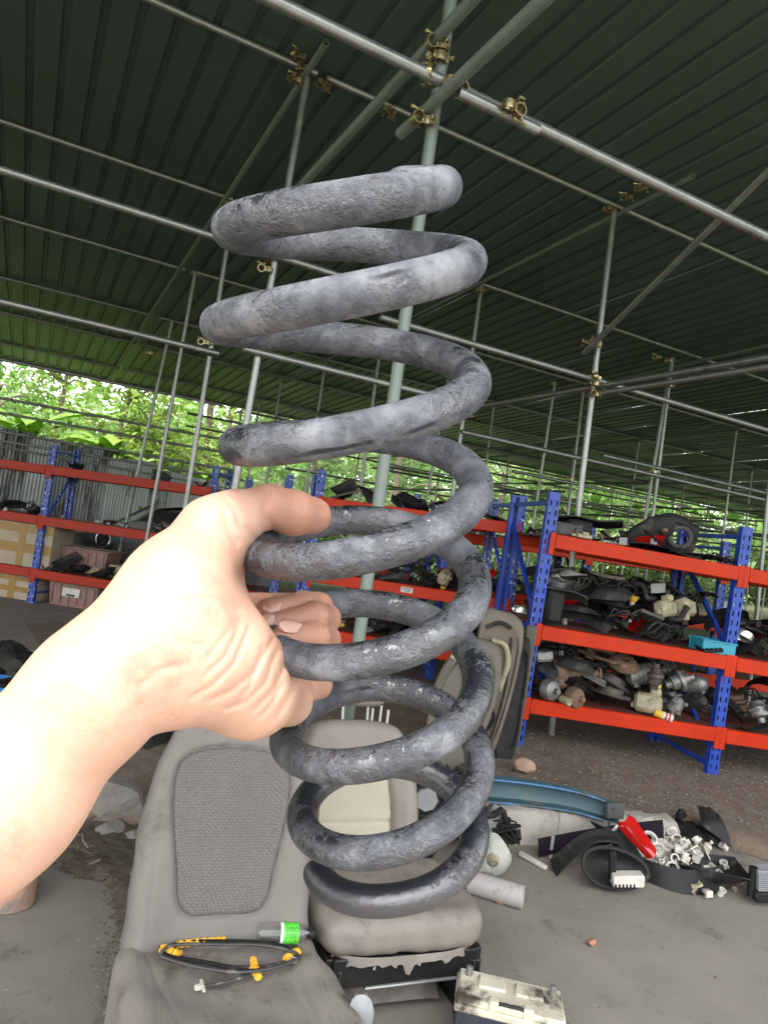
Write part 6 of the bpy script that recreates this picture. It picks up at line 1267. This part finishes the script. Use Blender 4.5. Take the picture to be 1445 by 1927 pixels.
# ================================================================ vegetation beyond the shed
def leaves_mesh(name, centers, r_cl, per, size, m, seed, droop=.3, asp=.42):
    r_ = np.random.RandomState(seed); N = len(centers) * per; c = np.repeat(np.array(centers), per, 0) + r_.normal(size=(N, 3)) * r_cl * np.array([1, 1, .7])
    a = r_.uniform(0, 6.28, N); el = r_.normal(-droop, .45, N); d = np.stack([np.cos(a) * np.cos(el), np.sin(a) * np.cos(el), np.sin(el)], 1); s_ = np.cross(d, [0, 0, 1.0]); s_ /= np.linalg.norm(s_, axis=1, keepdims=True) + 1e-9; tw = r_.normal(0, .5, N)[:, None]; up_ = np.cross(s_, d); s_ = s_ * np.cos(tw) + up_ * np.sin(tw); n_ = np.cross(s_, d)
    L = (size * r_.uniform(.6, 1.35, N))[:, None]; W = L * asp
    V = np.stack([c, c + d * L * .45 + s_ * W * .5 + n_ * L * .06, c + d * L, c + d * L * .45 - s_ * W * .5 + n_ * L * .06], 1).reshape(-1, 3); me = bpy.data.meshes.new(name); me.vertices.add(len(V)); me.vertices.foreach_set('co', V.astype(np.float32).ravel())
    me.loops.add(4 * N); me.loops.foreach_set('vertex_index', np.arange(4 * N, dtype=np.int32)); me.polygons.add(N); me.polygons.foreach_set('loop_start', np.arange(0, 4 * N, 4, dtype=np.int32)); me.update(calc_edges=True); me.validate(); me.materials.append(m); return me
M_lf = [leafmat('leaf_yellow_green', (.29, .40, .07), (.09, .17, .03)), leafmat('leaf_mid_green', (.15, .28, .05), (.05, .12, .02)), leafmat('leaf_pale', (.30, .40, .16), (.13, .22, .07))]
M_bark = mat('bark', (.20, .155, .115), (.11, .085, .062), 6, .9, bump=.6, bscale=20, stretch=(4, 4, .7))
def make_tree(seed, H, R, m, leaf, per, ncl, base=.3):
    r_ = np.random.RandomState(seed); mb = MB(); top = np.array([r_.uniform(-.4, .4), r_.uniform(-.4, .4), H]); sp = path([(0, 0, -.3), (r_.uniform(-.2, .2), r_.uniform(-.2, .2), H * .35), (r_.uniform(-.4, .4), r_.uniform(-.3, .3), H * .65), top], 5)
    mb.tube(sp, list(np.linspace(.14, .03, len(sp))), 8); cs = []
    for k in range(14):
        t = r_.uniform(base, .95); p = sp[int(t * (len(sp) - 1))]; a = r_.uniform(0, 6.28); L = R * r_.uniform(.5, 1) * (1.15 - .55 * t); e = p + np.array([math.cos(a) * L, math.sin(a) * L, r_.uniform(.1, .6) * L]); m_ = (p + e) / 2 + (0, 0, .12 * L); mb.tube(path([p, m_, e], 3), list(np.linspace(.05, .014, 7)), 5)
        for j in range(ncl // 14): q = p + (e - p) * r_.uniform(.25, 1.15) + r_.normal(size=3) * .45; cs.append(q)
    tm = mb.mesh('trunk'); tm.materials.append(M_bark); return tm, leaves_mesh('crown', cs, .34, per, leaf, m, seed + 1)
protos = [make_tree(1, 9, 2.6, M_lf[0], .20, 46, 112, .18), make_tree(2, 10, 2.8, M_lf[1], .17, 46, 126, .15), make_tree(3, 8, 2.6, M_lf[2], .24, 40, 112, .12), make_tree(4, 7.5, 2.4, M_lf[0], .26, 40, 98, .10)]
def tree(p, k, sc, rz, label, group):
    o = thing('broadleaf_tree', label, 'tree', (p[0], p[1], gz(p[0], p[1])), group); o.rotation_euler = (0, 0, rz); o.scale = (sc,) * 3
    for nm, me in zip(('trunk', 'crown'), protos[k]): c = bpy.data.objects.new(nm, me); COL.objects.link(c); c.parent = o
LABT = ['yellow green leafy tree rising behind the shed', 'darker green leafy tree rising behind the shed', 'pale leaved tree standing behind the far side of the shed', 'low spreading yellow green tree behind the zinc fence']
for (u_, v_), k in zip([(-9, 16.5), (-5.5, 15.3), (-2.5, 17.5), (.5, 15.2), (3.5, 17), (6.2, 15.5), (9.5, 16.6), (13, 15.6), (16.5, 17), (20, 15.8), (24, 17), (28, 16), (33, 17.5), (-12, 20), (-7.2, 20), (-1, 21), (5, 21), (11, 20.5), (18, 21), (26, 21.5)], [0, 3, 1, 3, 0, 2, 1, 2, 2, 1, 2, 2, 2, 0, 1, 0, 0, 2, 1, 2]):
    p = roofp(u_, v_); tree(p, k, r9.uniform(.85, 1.2), r9.uniform(0, 6.28), LABT[k], ('yellow green trees', 'darker green trees', 'pale leaved trees', 'low spreading trees')[k] + ' behind the shed')
# shrubs as low undergrowth behind the fence and shed
shr = [leaves_mesh('foliage', [np.array([math.cos(a) * r_, math.sin(a) * r_, z]) for a, r_, z in zip(r9.uniform(0, 6.28, 40), r9.uniform(0, 1.1, 40), r9.uniform(.1, 2.2, 40))], .25, 34, .22, m, 60 + i, .2) for i, m in enumerate(M_lf)]
stm = []
for i in range(3):
    mb = MB()
    for k in range(6): a = k * 1.05; mb.tube([(0, 0, -.3), (.25 * math.cos(a), .25 * math.sin(a), .8), (.7 * math.cos(a), .7 * math.sin(a), 1.9)], [.03, .022, .008], 5)
    me_ = mb.mesh('stems'); me_.materials.append(M_bark); stm.append(me_)
LABS = ['bright yellow green shrub growing low behind the shed', 'deep green shrub growing low behind the shed', 'pale green shrub growing low behind the shed']
for i in range(42):
    u_ = -13 + i * 1.15 + r9.uniform(-.4, .4); p = roofp(u_, r9.uniform(14.0, 16.2)); k = 0 if u_ < 1 else int(r9.choice((1, 2, 2)))
    if p[1] < F0[1] + (p[0] - F0[0]) * fd[1] / fd[0] + .8 and p[0] < F1[0]: p = p + fnm * 3.2
    o = thing('shrub', LABS[k], 'shrub', (p[0], p[1], gz(p[0], p[1])), LABS[k].replace('shrub', 'shrubs')); o.scale = (r9.uniform(.8, 1.3),) * 3; o.rotation_euler = (0, 0, r9.uniform(0, 6.28))
    for nm, me_ in (('stems', stm[k]), ('foliage', shr[k])): c = bpy.data.objects.new(nm, me_); COL.objects.link(c); c.parent = o
# leafy hillside far behind, one mass
hp = [(x, y, gz(x, y) + z) for x, y, z in zip(r9.uniform(-45, 70, 1500), r9.uniform(27, 62, 1500), r9.uniform(.2, 4.5, 1500))]
me_ = leaves_mesh('hillside_wood', hp, .9, 16, .75, M_lf[1], 90, .2, .6); o = bpy.data.objects.new('hillside_wood', me_); COL.objects.link(o); tag(o, 'green leafy woodland covering the far hillside', 'woodland', None, 'stuff')
# banana plants behind the fence
M_ban = leafmat('banana_leaf', (.26, .42, .06), (.15, .29, .04), .5); M_band = mat('banana_dead_leaf', (.23, .11, .05), (.12, .06, .03), 5, .8); M_stalk = mat('banana_stem', (.28, .33, .12), (.20, .20, .09), 3, .6, stretch=(3, 3, .5))
def banana(p, H, n, label, seed, dead=0):
    r_ = np.random.RandomState(seed); o = thing('banana_plant', label, 'banana plant', (p[0], p[1], gz(p[0], p[1]))); b = np.array([p[0], p[1], gz(p[0], p[1])])
    mb = MB(); mb.tube([b - (0, 0, .1), b + (0, 0, H * .6), b + (.05, 0, H)], [.13, .10, .06], 10); part(mb, 'stem', M_stalk, o)
    for k in range(n + dead):
        a = 6.283 * k / n + r_.uniform(-.4, .4); L = r_.uniform(1.5, 2.2); W = r_.uniform(.42, .6); up0 = r_.uniform(.55, 1.25) if k < n else -.5; d = np.array([math.cos(a), math.sin(a), 0]); s_ = np.array([-d[1], d[0], 0]); rows = []; c = b + (0, 0, H - .1); el = up0
        for i in range(13):
            t = i / 12; w_ = W * math.sin(math.pi * min(1, .06 + t * .97)) ** .6 * .5; st = d * math.cos(el) + np.array([0, 0, 1.0]) * math.sin(el); nn = np.cross(s_, st)
            rows.append([c + s_ * w_ * q + nn * (-.10 * W * (1 - abs(q)) + .03 * math.sin(9 * t + 3 * q)) for q in (-1, -.5, 0, .5, 1)]); c = c + st * L / 12; el -= r_.uniform(.08, .20)
        mb = MB(); mb.shell(rows, .004); part(mb, 'leaf', M_ban if k < n else M_band, o, 60)
for k, (x, y, D, H, n, lab, dead) in enumerate(((55, 800, 17.5, 2.6, 7, 'banana plant with broad upright leaves behind the fence end', 0), (205, 830, 18.0, 2.5, 6, 'banana plant with a dead brown hanging leaf behind the fence', 2), (372, 870, 19.5, 1.8, 5, 'short banana plant with one wide leaf beside the tall poles', 0), (268, 820, 20.5, 3.2, 7, 'tall banana plant standing farther behind the fence', 0))):
    q = P(x, y, D); banana((q[0], q[1]), H, n, lab, 70 + k, dead)
